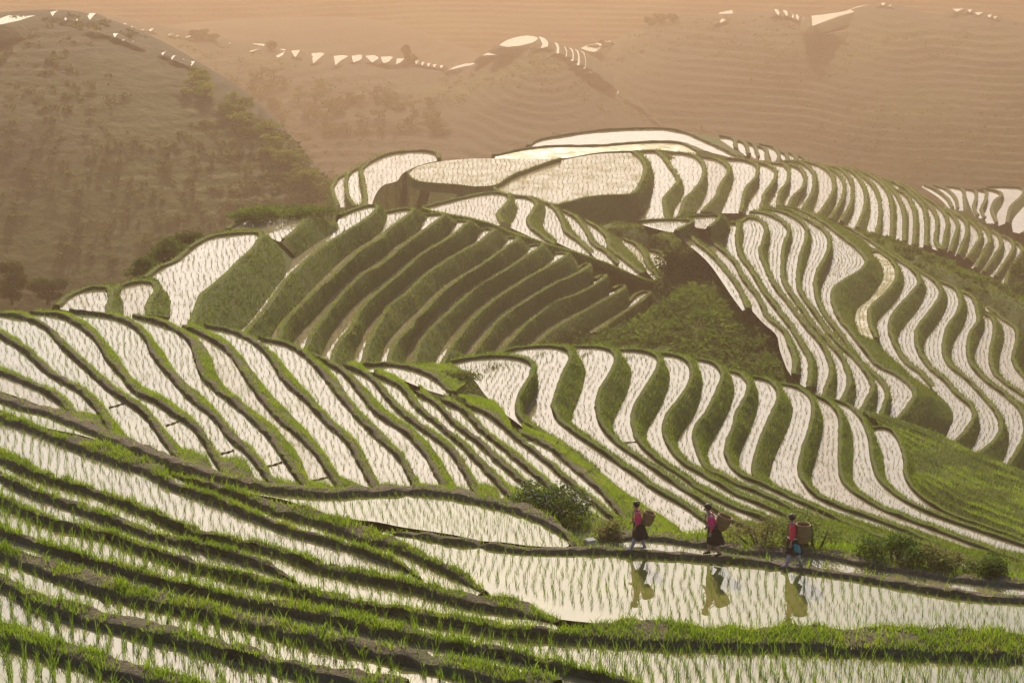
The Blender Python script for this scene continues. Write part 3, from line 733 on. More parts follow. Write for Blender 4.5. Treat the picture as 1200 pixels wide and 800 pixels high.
GROUPN = {'near': 'flooded paddies on the nearest slope', 'left': 'flooded stripes of the left hill', 'centre': 'S-curved fields of the centre hill', 'steep': 'fields of the steep shaded hill',
          'saddle': 'fields in the saddle', 'dome': 'fields of the domed hill', 'top': 'fields on the summit of the domed hill', 'shoulder': 'fields on the far right shoulder', 'right': 'winding fields of the right hill'}
byhill = {}
for t in T: byhill.setdefault(t['hill'], []).append(t)
for t in T:
    grp = byhill[t['hill']]; i = next(k for k, o in enumerate(grp) if o is t)
    c = t['B3'].mean(0)
    root = empty('rice_terrace', tuple(c)); t['root'] = root
    tag(root, label_for(t, i, len(grp)), 'rice terrace', GROUPN[t['hill']])
    hl = t['hill']
    wm = [M['water'], M['water_clear']][i % 2] if hl == 'near' else random.choice([M['water_mid'], M['water_mid'], M['water_silt'], M['water_clear']])
    if t.get('role') in ('people', 'upper'): wm = M['water']
    if t.get('weedy'): wm = M['water_far']
    if t.get('stubble') or t.get('muddy'): wm = M['stubble']
    poly = t['poly']
    tri = geometry.tessellate_polygon([[Vector((q[0] - c[0], q[1] - c[1], 0)) for q in poly]])
    V = [(q[0] - c[0], q[1] - c[1], 0) for q in poly]
    F = []
    for f in tri:
        a_, b_, c_ = (np.array(V[k][:2]) for k in f)
        cr = (b_ - a_)[0] * (c_ - a_)[1] - (b_ - a_)[1] * (c_ - a_)[0]
        if abs(cr) > 1e-9: F.append(tuple(f) if cr > 0 else tuple(reversed(f)))
    mesh_from('water', V, F, wm, root, smooth=False)
    V, F = strip(t['bund']); mesh_from('bund', V - c, F, M['soil_path'] if t.get('role') in ('people', 'upper', 'ditch') else M['soil'] if hl in ('near', 'left') else M['soil_green'], root)
    V, F = strip(t['bank']); mesh_from('bank', V - c, F, M['bank_soil'] if hl in ('left',) else M['bank'], root)

# low earth partitions laid across four of the striped fields
for (x1, y1, x2, y2, z) in ((128, 478, 145, 473, -23.94), (195, 499, 209, 494, -24.36), (259, 532, 274, 528, -24.78), (313, 547, 330, 542, -25.2), (365, 564, 385, 559, -25.62), (722, 519, 746, 518, -34.5)):
    tt = min((t for t in T if t['hill'] in ('left', 'centre')), key=lambda t: abs(t['z'] - z))
    a, b = at_z(x1, y1, tt['z']), at_z(x2, y2, tt['z'])
    d = (b - a); L = np.linalg.norm(d); d /= L; nn = np.array([-d[1], d[0], 0]); c = np.array(tt['root'].location)
    rows = []
    for s, hz in ((-0.07, -0.1), (-0.04, 0.03), (0.0, 0.05), (0.04, 0.03), (0.07, -0.1)):
        rows.append(np.array([a + d * L * q + nn * (s + 0.02 * math.sin(q * 9)) + np.array([0, 0, hz + 0.02 * math.sin(q * 14)]) for q in np.linspace(0, 1, 10)]))
    V, F = strip(rows); mesh_from('partition', V - c, F, M['soil'], tt['root'])

# the open grassy slope of the centre hill, worn into narrow ledges
ct = [t for t in T if t['hill'] == 'centre'][-1]
lo = resample(ct['bank'][1][len(ct['B3']) // 6:], n=60)
up_px = resample(np.array([(1012,481),(1030,484.5),(1060,493.5),(1100,507.5),(1130,523.5),(1160,536.5),(1200,551.5),(1260,578)], float), n=60)
up = at_d(up_px[:, 0], up_px[:, 1], np.linspace(150, 141, 60))
rows = []
NR = 64
for r in range(NR):
    v = r / (NR - 1)
    base = lo * (1 - v) + up * v
    k = v * 9.0; fr = k - math.floor(k)
    md = np.array([mnoise.fractal(Vector((q[0] * 0.16, q[1] * 0.16, 9.0 + v)), 1.0, 2.0, 2) for q in base])
    off = np.clip(.55 + 1.1 * md, .05, 1.2) * (0.55 * (fr - 0.5) if 0.03 < v < 0.97 else 0.0) * (0.9 - 0.5 * v)
    nz = np.array([mnoise.fractal(Vector((q[0] * 0.35, q[1] * 0.35, 5.0)), 1.0, 2.0, 3) for q in base])
    base = base.copy(); base[:, 2] += -off * 1.0 + 0.16 * nz * min(1, 6 * v, 6 * (1 - v) + .2)
    rows.append(base)
for d, dz in ((1.2, -1.6), (3.0, -6), (6, -14)):
    b = up.copy(); b[:, 1] += d; b[:, 2] += dz; rows.append(b)
GS = rows
V, F = strip(rows)
tag(mesh_from('grassy_slope', V, F, M['bank']), kind='structure')
# ------------------------------------------------------------------ far hills
def far_hill(name, crest, base, step, nu=240, per=5, spur=10.0, seed=0, back=160):
    cr = np.array(crest, float); bs = np.array(base, float)
    cp = resample(spline(cr[:, :2], 8), n=nu); cd = np.interp(np.linspace(0, 1, nu), np.linspace(0, 1, len(cr)), cr[:, 2])
    bp = resample(spline(bs[:, :2], 8), n=nu); bd = np.interp(np.linspace(0, 1, nu), np.linspace(0, 1, len(bs)), bs[:, 2])
    # keep crest samples where they were given
    cx = np.interp(np.linspace(0, 1, nu), np.linspace(0, 1, len(cr)), cr[:, 0]); cy = np.interp(cx, cp[:, 0], cp[:, 1])
    C3 = at_d(cx, cy, cd)
    bx = np.interp(np.linspace(0, 1, nu), np.linspace(0, 1, len(bs)), bs[:, 0]); by = np.interp(bx, bp[:, 0], bp[:, 1])
    B3 = at_d(bx, by, bd)
    H = float(np.mean(C3[:, 2] - B3[:, 2])); nv = int(H / step * per) + 2
    rows = []
    for d, dz in ((back, -back * 0.55), (back * 0.4, -back * 0.16), (12, -2.5)):
        b = C3.copy(); b[:, 1] += d; b[:, 2] += dz; rows.append(b)
    for r in range(nv):
        v = r / (nv - 1)
        vh, vz = v ** 0.8, v ** 1.3          # rounded brow
        P = np.column_stack([C3[:, :2] * (1 - vh) + B3[:, :2] * vh, C3[:, 2] * (1 - vz) + B3[:, 2] * vz])
        w = math.sin(math.pi * min(v * 1.15, 1)) ** 0.7
        nz = np.array([mnoise.fractal(Vector((p[0] * 0.008 + seed, p[2] * 0.004, seed * 1.7)), 1.0, 2.0, 4) for p in P])
        n2 = np.array([mnoise.fractal(Vector((p[0] * 0.04, p[1] * 0.04, p[2] * 0.04 + seed)), 1.0, 2.0, 3) for p in P])
        P = P.copy(); P[:, 1] -= w * spur * nz; P[:, 2] += w * (0.8 * n2)
        f = P[:, 2] / step; fl = np.floor(f); fr = f - fl
        s = np.clip((fr - 0.45) / 0.4, 0, 1); s = s * s * (3 - 2 * s)
        nn = np.array([mnoise.noise(Vector((p[0] * 0.02 + 5, p[2] * 0.05, seed))) for p in P])
        P[:, 2] += 0.9 * step * np.array([mnoise.noise(Vector((p[0] * 0.012, p[1] * 0.012, seed + 7))) for p in P])
        amt = np.clip(0.6 + 0.7 * nn, 0.1, 0.92) * min(1, v * 8)
        P[:, 2] = P[:, 2] * (1 - amt) + step * (fl + s) * amt
        rows.append(P)
    V, F = strip(rows)
    V = np.array(V); Fa = np.array(F)
    e1 = V[Fa[:, 1]] - V[Fa[:, 0]]; e2 = V[Fa[:, 3]] - V[Fa[:, 0]]
    nr = np.cross(e1, e2); nr /= np.maximum(np.linalg.norm(nr, axis=1), 1e-9)[:, None]
    flat = (np.abs(nr[:, 2]) > 0.965).astype(int)
    flat[:] = 0
    o = mesh_from(name, V, F, [M['far'], M['far_tread']], smooth=True, fm=flat)
    tag(o, kind='structure')
    return C3, rows[3:]

FH = {}
FH['a'] = far_hill('hill', [(-90,34,432),(-30,20,432),(30,13,432),(90,13,436),(160,34,432),(230,72,418),(290,112,403),(340,165,385),(390,225,367)],
         [(-120,400,328),(0,400,328),(100,390,328),(200,370,328),(280,350,328),(330,330,331),(370,310,335),(400,290,338),(440,270,346)], 1.25, seed=1, spur=14)
FH['b'] = far_hill('hill', [(60,22,843),(110,16,843),(180,30,838),(260,47,833),(310,55,827),(380,67,822),(440,71,818),(500,76,818),(540,79,814),(590,60,807),(620,48,802),(650,52,798),(700,88,782),(760,136,762),(830,190,738)],
         [(80,330,622),(180,320,622),(280,300,622),(380,280,622),(480,260,622),(580,250,622),(660,250,627),(740,260,632),(830,270,642)], 1.7, seed=2, spur=22)
FH['c'] = far_hill('hill', [(600,96,930),(660,68,921),(720,48,911),(770,26,901),(820,18,896),(870,16,891),(920,14,887),(950,22,882),(990,14,877),(1040,4,872),(1090,16,868),(1150,14,862),(1210,28,857),(1300,60,844)],
         [(580,290,678),(680,290,678),(780,290,674),(880,300,668),(980,300,668),(1080,300,668),(1180,300,668),(1300,300,668)], 2.0, seed=3, spur=30)
FH['d'] = far_hill('hill', [(-120,-60,1300),(60,-50,1300),(200,-44,1290),(330,-36,1280),(430,-30,1280),(520,-24,1280),(600,-22,1280),(680,-26,1280),(760,-36,1290),(880,-50,1300),(1050,-56,1300),(1300,-60,1300)],
         [(-120,120,1130),(200,120,1130),(500,130,1130),(800,130,1130),(1050,120,1130),(1300,120,1130)], 2.6, seed=4, spur=30, nu=180)
FH['e'] = far_hill('hill', [(-160,-120,2730),(100,-110,2730),(300,-70,2665),(480,-40,2600),(620,-44,2600),(760,-80,2665),(950,-120,2730),(1360,-130,2730)],
         [(-160,60,2145),(200,60,2145),(600,60,2145),(1000,60,2145),(1360,60,2145)], 4.0, seed=5, spur=40, nu=120, per=2)
FH['f'] = far_hill('hill', [(120,40,1064),(220,28,1064),(320,20,1064),(400,20,1060),(470,32,1056),(530,52,1048),(590,72,1040),(680,104,1032)],
         [(120,150,872),(240,150,872),(360,150,872),(480,150,872),(680,160,872)], 2.6, seed=6, spur=18, nu=110)
# valley floor that joins the hills far down
vx = np.linspace(-900, 900, 40); vy = np.linspace(300, 2600, 50)
V = []; F = []
for i, y in enumerate(vy):
    for j, x in enumerate(vx):
        V.append((x * (0.4 + y / 1500), y, -150 - 0.055 * (y - 380) + 10 * mnoise.noise(Vector((x * 0.004, y * 0.004, 1)))))
for i in range(49):
    for j in range(39): F.append((i * 40 + j, i * 40 + j + 1, (i + 1) * 40 + j + 1, (i + 1) * 40 + j))
tag(mesh_from('valley_floor', V, F, M['far']), kind='structure')

def dist_on(key, px, py):
    """distance of a far hill's surface along a line of sight"""
    Cc, rows = FH[key]
    best = None
    for r in rows[:max(8, len(rows) // 2)]:
        x, y, f = project(r); k = int(np.argmin(np.abs(x - px)))
        d = abs(y[k] - py)
        if best is None or d < best[0]: best = (d, np.linalg.norm(r[k]))
    return best[1]

FARP = []
def farp(key, label, polys, group):
    for poly in polys:
        P = np.array(poly, float)
        low, top = P[np.argmax(P[:, 1])], P[np.argmin(P[:, 1])]
        zl = float(at_d(low[0], low[1], dist_on(key, low[0], low[1]) - 1.5)[2]); zt = float(at_d(top[0], top[1], dist_on(key, top[0], top[1]) - 1.0)[2])
        hgt_ = low[1] - top[1]; wz = .5 if hgt_ < 9 else (.55 if P[:, 0].max() - P[:, 0].min() < 8 else (.62 if P[:, 0].max() - P[:, 0].min() > 36 else .2))
        z = zl * (1 - wz) + zt * wz
        Q = at_z(P[:, 0], P[:, 1], z)
        Q = resample(np.vstack([Q, Q[:1]]), n=max(12, len(P) * 3))[:-1]
        c = Q.mean(0); Q = Q - c
        # orient
        ar = 0.5 * np.sum(Q[:, 0] * np.roll(Q[:, 1], -1) - np.roll(Q[:, 0], -1) * Q[:, 1])
        if ar < 0: Q = Q[::-1]
        root = empty('rice_terrace', tuple(c)); tag(root, label, 'rice terrace', group)
        tri = geometry.tessellate_polygon([[Vector((q[0], q[1], 0)) for q in Q]])
        F = []
        for f in tri:
            a_, b_, c_ = (Q[k][:2] for k in f)
            cr = (b_ - a_)[0] * (c_ - a_)[1] - (b_ - a_)[1] * (c_ - a_)[0]
            if abs(cr) > 1e-9: F.append(tuple(f) if cr > 0 else tuple(reversed(f)))
        Qw = Q.copy(); Qw[:, 2] = 0.1
        mesh_from('water', Qw, F, M['water_mid'], root, smooth=False)
        t = np.roll(Q, -1, 0) - np.roll(Q, 1, 0); nn = np.stack([t[:, 1], -t[:, 0], 0 * t[:, 0]], 1); nn /= np.maximum(np.linalg.norm(nn, axis=1), 1e-6)[:, None]
        loop = lambda k, zz: np.vstack([Q + nn * k, (Q + nn * k)[:1]]) + np.array([0, 0, zz])
        V, F = strip([loop(0.0, 0.0), loop(0.08, 0.06), loop(0.4, 0.0), loop(2.2, -0.8), loop(4.5, -2.6)])
        mesh_from('bank', V, F, M['far'], root)

tri3 = lambda x, y, w, h: [(x, y), (x + w, y - 0.5), (x + w * 0.7, y + h * 0.35), (x + w * 0.35, y + h)]
farp('a', 'pale wedge-shaped field on the hazy top of the far left hill at the left edge', [[(-6,31),(-4,24),(12,18),(28,14),(53,12.5),(44,18),(22,25)]], None)
farp('a', 'small bright triangular field on the crest of the hazy far left hill', [tri3(58,13,10,7), tri3(73,15.5,11,10), tri3(87,17,9,9), tri3(101,16.5,12,8)], 'little fields along the crest of the far left hill')
farp('a', 'tiny glinting field on the downhill spur of the hazy far left hill', [tri3(x, y, 7, 5) for x, y in ((104,33),(113,34),(122,36.5),(132,40),(142,44),(152,48),(188,61),(199,66),(209,70),(222,73))], 'glints down the spur of the far left hill')
farp('b', 'tiny faint field on the dim ridge behind the far left hill', [tri3(x, y, 8, 3.5) for x, y in ((120,25),(141,28),(150,30.5),(164,33),(173,34),(195,39),(204,40.5),(216,42.5),(266,49))], 'faint fields on the dim ridge behind the far left hill')
farp('b', 'bright square-ended field in the row along the hazy middle ridge', [[(292,53),(297,51.5),(311,52),(308,56),(293,62)], [(322,70),(328,58),(335,57),(332,65)], [(341,60),(352,59),(346,68)],
     [(365,63),(370,62),(382,62),(375,68),(367,75)], [(391,66),(400,65),(410,65.5),(400,71),(393,77)], [(412,66),(424,64),(424,70),(414,74)], [(428,66),(438,65),(445,68),(436,74)], [(446,67),(462,66.5),(455,73),(449,75)], [(465,69),(474,69),(470,73),(464,76)]], 'row of bright fields along the middle far ridge')
farp('b', 'tiny glinting field where the hazy middle ridge dips', [tri3(x, y, 5, 4) for x, y in ((486,72),(493,73.5),(500,75),(507,76),(515,77))], 'tiny glints at the dip of the middle far ridge')
farp('b', 'thin bright curved strip left of the eye-shaped far field', [[(525,82.5),(534,78),(546,75),(559,74),(559,76),(545,78),(533,81)]], None)
farp('b', 'small bright wedge field just below the eye-shaped far field', [[(565,65.5),(575,60.5),(583,57.5),(586,64.5)]], None)
farp('b', 'bright crescent field against the right end of the eye-shaped far field', [[(631,43),(638,45),(642.5,50),(642,55),(633,57.5),(636,52)]], None)
farp('b', 'bright eye-shaped field on the knoll of the hazy middle ridge', [[(585,53.5),(592,48.5),(604,44),(618,42),(628,43.5),(631,46),(624,50.5),(610,54),(594,55.5)]], None)
farp('b', 'short upright bright strip on the shoulder right of the eye-shaped far field', [[(x, y), (x + 3.2, y + 0.5), (x + 5.4, y + h * 0.45), (x + 5, y + h), (x + 2.2, y + h - .6), (x + 2.6, y + h * .5)] for x, y, h in ((650,50,14),(659,54,14),(667,56,17),(674,58,20),(681,60,22),(688,63,24),(694,72,21),(700,75,21))], 'upright strips right of the eye-shaped field')
farp('b', 'tiny glinting field low on the spur above the domed hill', [tri3(x, y, 5, 4.5) for x, y in ((721,108),(727,113),(734,116),(739,119),(744,121),(749,126),(759,136))], 'tiny glints low on the spur')
farp('c', 'pale tapering field in the gap between the two hazy ridges', [[(680,57),(690,53),(705,50),(725,47),(716,53),(695,62)], ], None)
farp('c', 'small bright field at the left end of the far right ridge', [[(842,15.5),(858,12),(860,20),(843,28),(846,21)]], None)
farp('c', 'short bright upright strip on the crest left of the long far field', [[(x, y), (x + 4, y), (x + 6.5, y + 4), (x + 5.5, y + 8), (x + 2, y + 4)] for x, y in ((907,11),(917,12),(924,14.5),(930,16.5),(936,18.5),(942,20))], 'upright strips on the far right crest')
farp('c', 'long bright field along the crest of the hazy far right ridge', [[(951,19),(958,18.5),(975,16),(990,14),(1005,8),(1030,4),(1028,7),(1010,12),(985,19),(968,25),(952,31)]], None)
farp('c', 'narrow bright strip field hanging under the long far field', [[(962,31),(975,26.5),(978,28.5),(964,32.5)], [(964,41),(985,34.5),(1001,30),(999,33),(980,39.5)]], 'strips under the long far field')
farp('c', 'tiny glinting field at the right end of the far right crest', [tri3(x, y, w, 3.5) for x, y, w in ((1032,4,7),(1041,5.5,5),(1116,11,14),(1134,12,6),(1142,15,11),(1157,18,6),(1164,20,5))], 'glints at the right end of the far crest')

# ------------------------------------------------------------------ vegetation helpers
def leaf_cloud(N, centers, radii, size, flat=0.3):
    """N leaf quads spread through ellipsoids; returns V, F"""
    idx = rng.integers(0, len(centers), N)
    u = rng.normal(size=(N, 3)); u /= np.linalg.norm(u, axis=1)[:, None]
    r = rng.random(N) ** 0.45
    p = np.array(centers)[idx] + u * r[:, None] * np.array(radii)[idx]
    a = rng.normal(size=(N, 3)) * np.array([1, 1, 0.7]); a /= np.linalg.norm(a, axis=1)[:, None]
    b = np.cross(a, rng.normal(size=(N, 3))); b /= np.linalg.norm(b, axis=1)[:, None]
    s = size * (0.55 + 0.9 * rng.random(N))[:, None]
    V = np.stack([p - a * s, p + b * s * 0.42, p + a * s, p - b * s * 0.42], 1).reshape(-1, 3)
    F = np.arange(N * 4).reshape(-1, 4)
    return V, F

def tube(path, radii, seg=6):
    path = np.array(path, float); n = len(path)
    t = tangents(path); V = []; F = []
    for i in range(n):
        a = np.cross(t[i], [0.31, 0.9, 0.2]); a /= np.linalg.norm(a); b = np.cross(t[i], a)
        for k in range(seg):
            an = 2 * math.pi * k / seg
            V.append(path[i] + radii[i] * (a * math.cos(an) + b * math.sin(an)))
    for i in range(n - 1):
        for k in range(seg):
            F.append((i * seg + k, i * seg + (k + 1) % seg, (i + 1) * seg + (k + 1) % seg, (i + 1) * seg + k))
    V.append(path[0]); V.append(path[-1])
    for k in range(seg):
        F.append((n * seg, (k + 1) % seg, k)); F.append((n * seg + 1, (n - 1) * seg + k, (n - 1) * seg + (k + 1) % seg))
    return V, F

def merge(parts):
    V = []; F = []
    for v, f in parts:
        o = len(V); V.extend(v); F.extend([tuple(i + o for i in q) for q in f])
    return V, F

def shrub(label, px, py, D, w, h, N, leafm, size=0.06, group=None, flowers=0, name='shrub', lobes=7, loc=None):
    p = at_d(px, py, D) if loc is None else np.array(loc)
    root = empty(name, tuple(p)); tag(root, label, name.replace('_', ' '), group)
    cs, rs, st = [], [], []
    for k in range(lobes):
        an = random.uniform(0, 6.28); q = random.random() ** 0.6
        c = np.array([math.cos(an) * q * w * 0.40, math.sin(an) * q * w * 0.30, h * random.uniform(0.12, 0.42 + 0.30 * (1 - q))])
        cs.append(c); rs.append(np.array([w * random.uniform(.15, .26), w * random.uniform(.14, .24), h * random.uniform(.2, .32)]))
        st.append(tube([np.array([c[0] * .2, c[1] * .2, -0.15]), c * np.array([.6, .6, .55]), c + np.array([0, 0, h * .12])], [0.018 * w + .01, 0.012 * w + .006, 0.004]))
    V, F = merge(st); mesh_from('stem', V, F, M['wood'], root)
    V, F = leaf_cloud(N, cs, rs, size)
    link('foliage', mesh_np('foliage', V, [F], [leafm]), root)
    if flowers:
        V, F = leaf_cloud(flowers, [c + np.array([0, -0.05, .06]) for c in cs], [r * 1.12 for r in rs], size * 0.75)
        fo = link('blossom', mesh_np('blossom', V, [F], [M['flower']]), root)
    return root

def tree(label, base, w, h, N, leafm, size, group=None, lobes=14, lowz=.1):
    root = empty('tree', tuple(base)); tag(root, label, 'tree', group)
    parts = [tube([(0, 0, -0.5), (w * .02, 0, h * .25), (-w * .02, w * .01, h * .5), (0, 0, h * .82)], [w * .05, w * .04, w * .028, w * .01], 8)]
    cs, rs = [], []
    for k in range(lobes):
        an = k * 2.4; q = random.random() ** .5; zz = random.uniform(lowz, .9)
        rr = w * .42 * (1.15 - abs(zz - .55) * 1.3)
        c = np.array([math.cos(an) * q * rr, math.sin(an) * q * rr, h * zz]); cs.append(c)
        rs.append(np.array([w * random.uniform(.16, .25)] * 2 + [h * random.uniform(.12, .18)]))
        parts.append(tube([(0, 0, h * (zz - .18)), c * np.array([.5, .5, 1]) - np.array([0, 0, h * .05]), c], [w * .018, w * .012, w * .004], 5))
    V, F = merge(parts); mesh_from('trunk', V, F, M['wood'], root)
    V, F = leaf_cloud(N, cs, rs, size); link('crown', mesh_np('crown', V, [F], [leafm]), root)
    return root
# ------------------------------------------------------------------ the ground under and between the terraces
EXTRA = [  # (photo x, photo y, distance) of open slopes
 (690,392,184),(720,378,190),(760,372,192),(800,350,190),(840,352,185),(860,372,182),(880,395,178),(890,420,174),(850,410,176),(800,400,178),(760,410,177),(700,410,176),(905,440,172),(780,385,184),(820,375,182),
 (1000,268,262),(1030,280,262),(1060,290,264),(1090,300,266),(1120,312,268),(1150,328,270),(1190,346,272),(1040,296,246),(1080,315,244),(1110,330,242),(1140,345,240),(1180,362,240),(1220,380,238),(1190,372,232),(1210,330,285),(812,315,208),(830,335,198),(895,392,176),(912,420,172),(925,445,169),(1085,460,190),(1098,480,191),(1090,500,188),(1075,490,186),(1080,475,189),(800,310,212),(785,295,222),(820,325,205),(735,262,238),(750,272,232),(770,276,228),
 (650,246,240),(700,252,242),(740,256,244),(480,238,235),(520,246,232),(410,246,240),
 (150,330,190),(100,345,190),(190,300,200),(240,270,210),(300,245,225),(350,238,235),(390,235,245),(20,352,180),(60,352,180)]
ctrl.append(np.array([at_d(x, y, d) - np.array([0, 0, 0.1]) for x, y, d in EXTRA]))
ctrl.append(np.array([[-40, 5, -13], [0, 5, -12], [40, 5, -13], [-20, 25, -14.5], [20, 25, -16], [40, 30, -18], [60, 60, -26], [-60, 60, -22], [60, 90, -36], [80, 120, -48], [-70, 100, -30], [-80, 140, -60]], float))
CT = np.vstack(ctrl)
kd = kdtree.KDTree(len(CT))
for i, p in enumerate(CT): kd.insert((p[0], p[1], 0), i)
kd.balance()
ys = [14.0]
while ys[-1] < 420: ys.append(ys[-1] + max(0.7, ys[-1] * 0.0125))
ys = np.array(ys); ss = np.linspace(-0.42, 0.42, 190)
V = np.zeros((len(ys), len(ss), 3))
for i, y in enumerate(ys):
    for j, s in enumerate(ss):
        x = s * (y + 12)
        wsum = 0; zsum = 0
        for co, idx, dist in kd.find_n((x, y, 0), 10):
            w = 1.0 / (dist * dist + 0.3) ** 1.5; wsum += w; zsum += w * CT[idx, 2]
        zz = zsum / wsum
        a = 0.0012 * y
        zz += a * mnoise.fractal(Vector((x * 0.15, y * 0.15, 3.1)), 1.0, 2.0, 3) * 0.8
        V[i, j] = (x, y, zz)

# let the ground sink wherever it would stand higher than the slopes seen beyond it
from mathutils.bvhtree import BVHTree
bv, bf = [], []
for o in list(C.objects):
    if o.type != 'MESH': continue
    off = len(bv); L = o.parent.location if o.parent else Vector((0, 0, 0))
    bv.extend([v.co + L for v in o.data.vertices]); bf.extend([tuple(i + off for i in p.vertices) for p in o.data.polygons])
BVH = BVHTree.FromPolygons(bv, bf)
GW, GH = 420, 280
Z = np.full((GH, GW), np.inf)
MASKS = [np.array(q, float) for q in ([(640,398),(685,374),(730,352),(765,341),(788,334),(798,296),(826,296),(860,326),(886,358),(918,388),(938,428),(952,472),(880,450),(820,425),(760,415),(640,412)],
         [(985,261),(1060,283),(1110,304),(1160,324),(1230,350),(1230,405),(1160,364),(1100,330),(1040,299),(985,268)],
         [(1066,462),(1078,448),(1105,465),(1118,490),(1104,524),(1052,498)], [(690,250),(760,255),(800,275),(850,330),(805,337),(775,305),(720,285)])]
gx = (np.arange(GW) + .5) / GW * 1320 - 60; gy = (np.arange(GH) + .5) / GH * 880 - 40
mm = np.zeros((GH, GW), bool)
pp = np.stack(np.meshgrid(gx, gy), -1).reshape(-1, 2)
for q in MASKS: mm |= in_poly(pp, q).reshape(GH, GW)
for i in range(GH):
    dd = ray(gx, np.full(GW, gy[i]))
    for j in range(GW):
        if mm[i, j]: continue
        h = BVH.ray_cast(Vector((0, 0, 0)), Vector(dd[j]).normalized())
        if h[0] is not None: Z[i, j] = h[3]
# widen towards the far side so that edges stay clear
Zm = np.where(np.isinf(Z), -1, Z)
for _ in range(1):
    Zp = np.pad(Zm, 1, mode='edge'); Zm = np.max([Zp[a:a + GH, b:b + GW] for a in range(3) for b in range(3)], 0)
Zm = np.where(np.isinf(Z) | (Zm < 0), np.inf, Zm)
for q, lo_ in zip(MASKS, (152, 215, 170, 205)):
    Zm[in_poly(pp, q).reshape(GH, GW)] = lo_ + 4
def sink(V, passes):
    for _ in range(passes):
        x, y, f = project(V.reshape(-1, 3)); dist = np.linalg.norm(V.reshape(-1, 3), axis=1)
        ix = ((x + 60) / 1320 * GW).astype(int); iy = ((y + 40) / 880 * GH).astype(int)
        ok = (ix >= 0) & (ix < GW) & (iy >= 0) & (iy < GH) & (f > 1)
        D = np.full(len(x), np.inf); D[ok] = Zm[iy[ok], ix[ok]]
        bad = ok & np.isfinite(D) & (dist < np.where(dist > 215, D * 1.03, D - 1.2 - 0.01 * dist))
        if not bad.any(): break
        V.reshape(-1, 3)[bad, 2] -= 0.006 * dist[bad] + 0.1
    return V
V = sink(V, 160)
for _ in range(3):
    z0 = V[:, :, 2]; zp = np.pad(z0, 1, mode='edge')
    zs = (zp[:-2, 1:-1] + zp[2:, 1:-1] + zp[1:-1, :-2] + zp[1:-1, 2:]) / 4
    V[:, :, 2] = np.minimum(z0, zs * .6 + z0 * .4)
V = sink(V, 60)
GRID = V
n = len(ss)
F = [(i * n + j, i * n + j + 1, (i + 1) * n + j + 1, (i + 1) * n + j) for i in range(len(ys) - 1) for j in range(n - 1)]
tag(mesh_from('ground', V.reshape(-1, 3), F, M['terrain']), kind='structure')

def ground_z(x, y):
    ws = zs = 0
    for co, idx, dist in kd.find_n((x, y, 0), 10):
        w = 1.0 / (dist * dist + 0.3) ** 1.5; ws += w; zs += w * CT[idx, 2]
    return zs / ws

# ------------------------------------------------------------------ blades
def blades(P, hgt, wid, lean, up=None, two=True):
    """one bent blade per row of P"""
    N = len(P); az = rng.random(N) * 2 * np.pi; la = rng.random(N) * 2 * np.pi
    h = hgt * (0.55 + 0.75 * rng.random(N)); w = wid * (0.7 + 0.6 * rng.random(N)); ln = lean * (0.2 + 1.0 * rng.random(N)) * h
    side = np.stack([np.cos(az), np.sin(az), 0 * az], 1) * (w / 2)[:, None]
    d = np.stack([np.cos(la), np.sin(la), 0 * la], 1) * ln[:, None]
    tip = P + d; tip[:, 2] += h
    if not two:
        V = np.stack([P - side, P + side, tip], 1).reshape(-1, 3)
        return V, [np.arange(N * 3).reshape(-1, 3)]
    mid = P + d * 0.32; mid[:, 2] += h * 0.58
    V = np.stack([P - side, P + side, mid + side * .8, mid - side * .8, tip], 1).reshape(-1, 3)
    b = np.arange(N)[:, None] * 5
    return V, [b + np.array([0, 1, 2, 3]), b + np.array([3, 2, 4])]

def join(parts):
    Vs, q, t, off = [], [], [], 0
    for V, fs in parts:
        if len(V) == 0: continue
        for f in fs: (q if f.shape[1] == 4 else t).append(f + off)
        Vs.append(V); off += len(V)
    out = []
    if q: out.append(np.vstack(q))
    if t: out.append(np.vstack(t))
    return np.vstack(Vs), out

def on_strip(rows, dens):
    """random points on the quads between rows of vertices"""
    out = []
    for r0, r1 in zip(rows[:-1], rows[1:]):
        a, b, c, d = r0[:-1], r0[1:], r1[1:], r1[:-1]
        ar = 0.5 * np.linalg.norm(np.cross(b - a, c - a), axis=1) + 0.5 * np.linalg.norm(np.cross(c - a, d - a), axis=1)
        ar = np.minimum(ar, 60)
        n = rng.poisson(ar * dens)
        idx = np.repeat(np.arange(len(a)), n)
        u, v = rng.random(len(idx))[:, None], rng.random(len(idx))[:, None]
        out.append((a[idx] * (1 - u) + b[idx] * u) * (1 - v) + (d[idx] * (1 - u) + c[idx] * u) * v)
    return np.vstack(out) if out else np.zeros((0, 3))

def patchy(P, sc, thr, soft, seed=0.0):
    n = np.array([mnoise.fractal(Vector((p[0] * sc, p[1] * sc, seed)), 1.0, 2.0, 3) for p in P])
    return rng.random(len(P)) < np.clip((n - thr) / soft + 0.5, 0.04, 1.0)

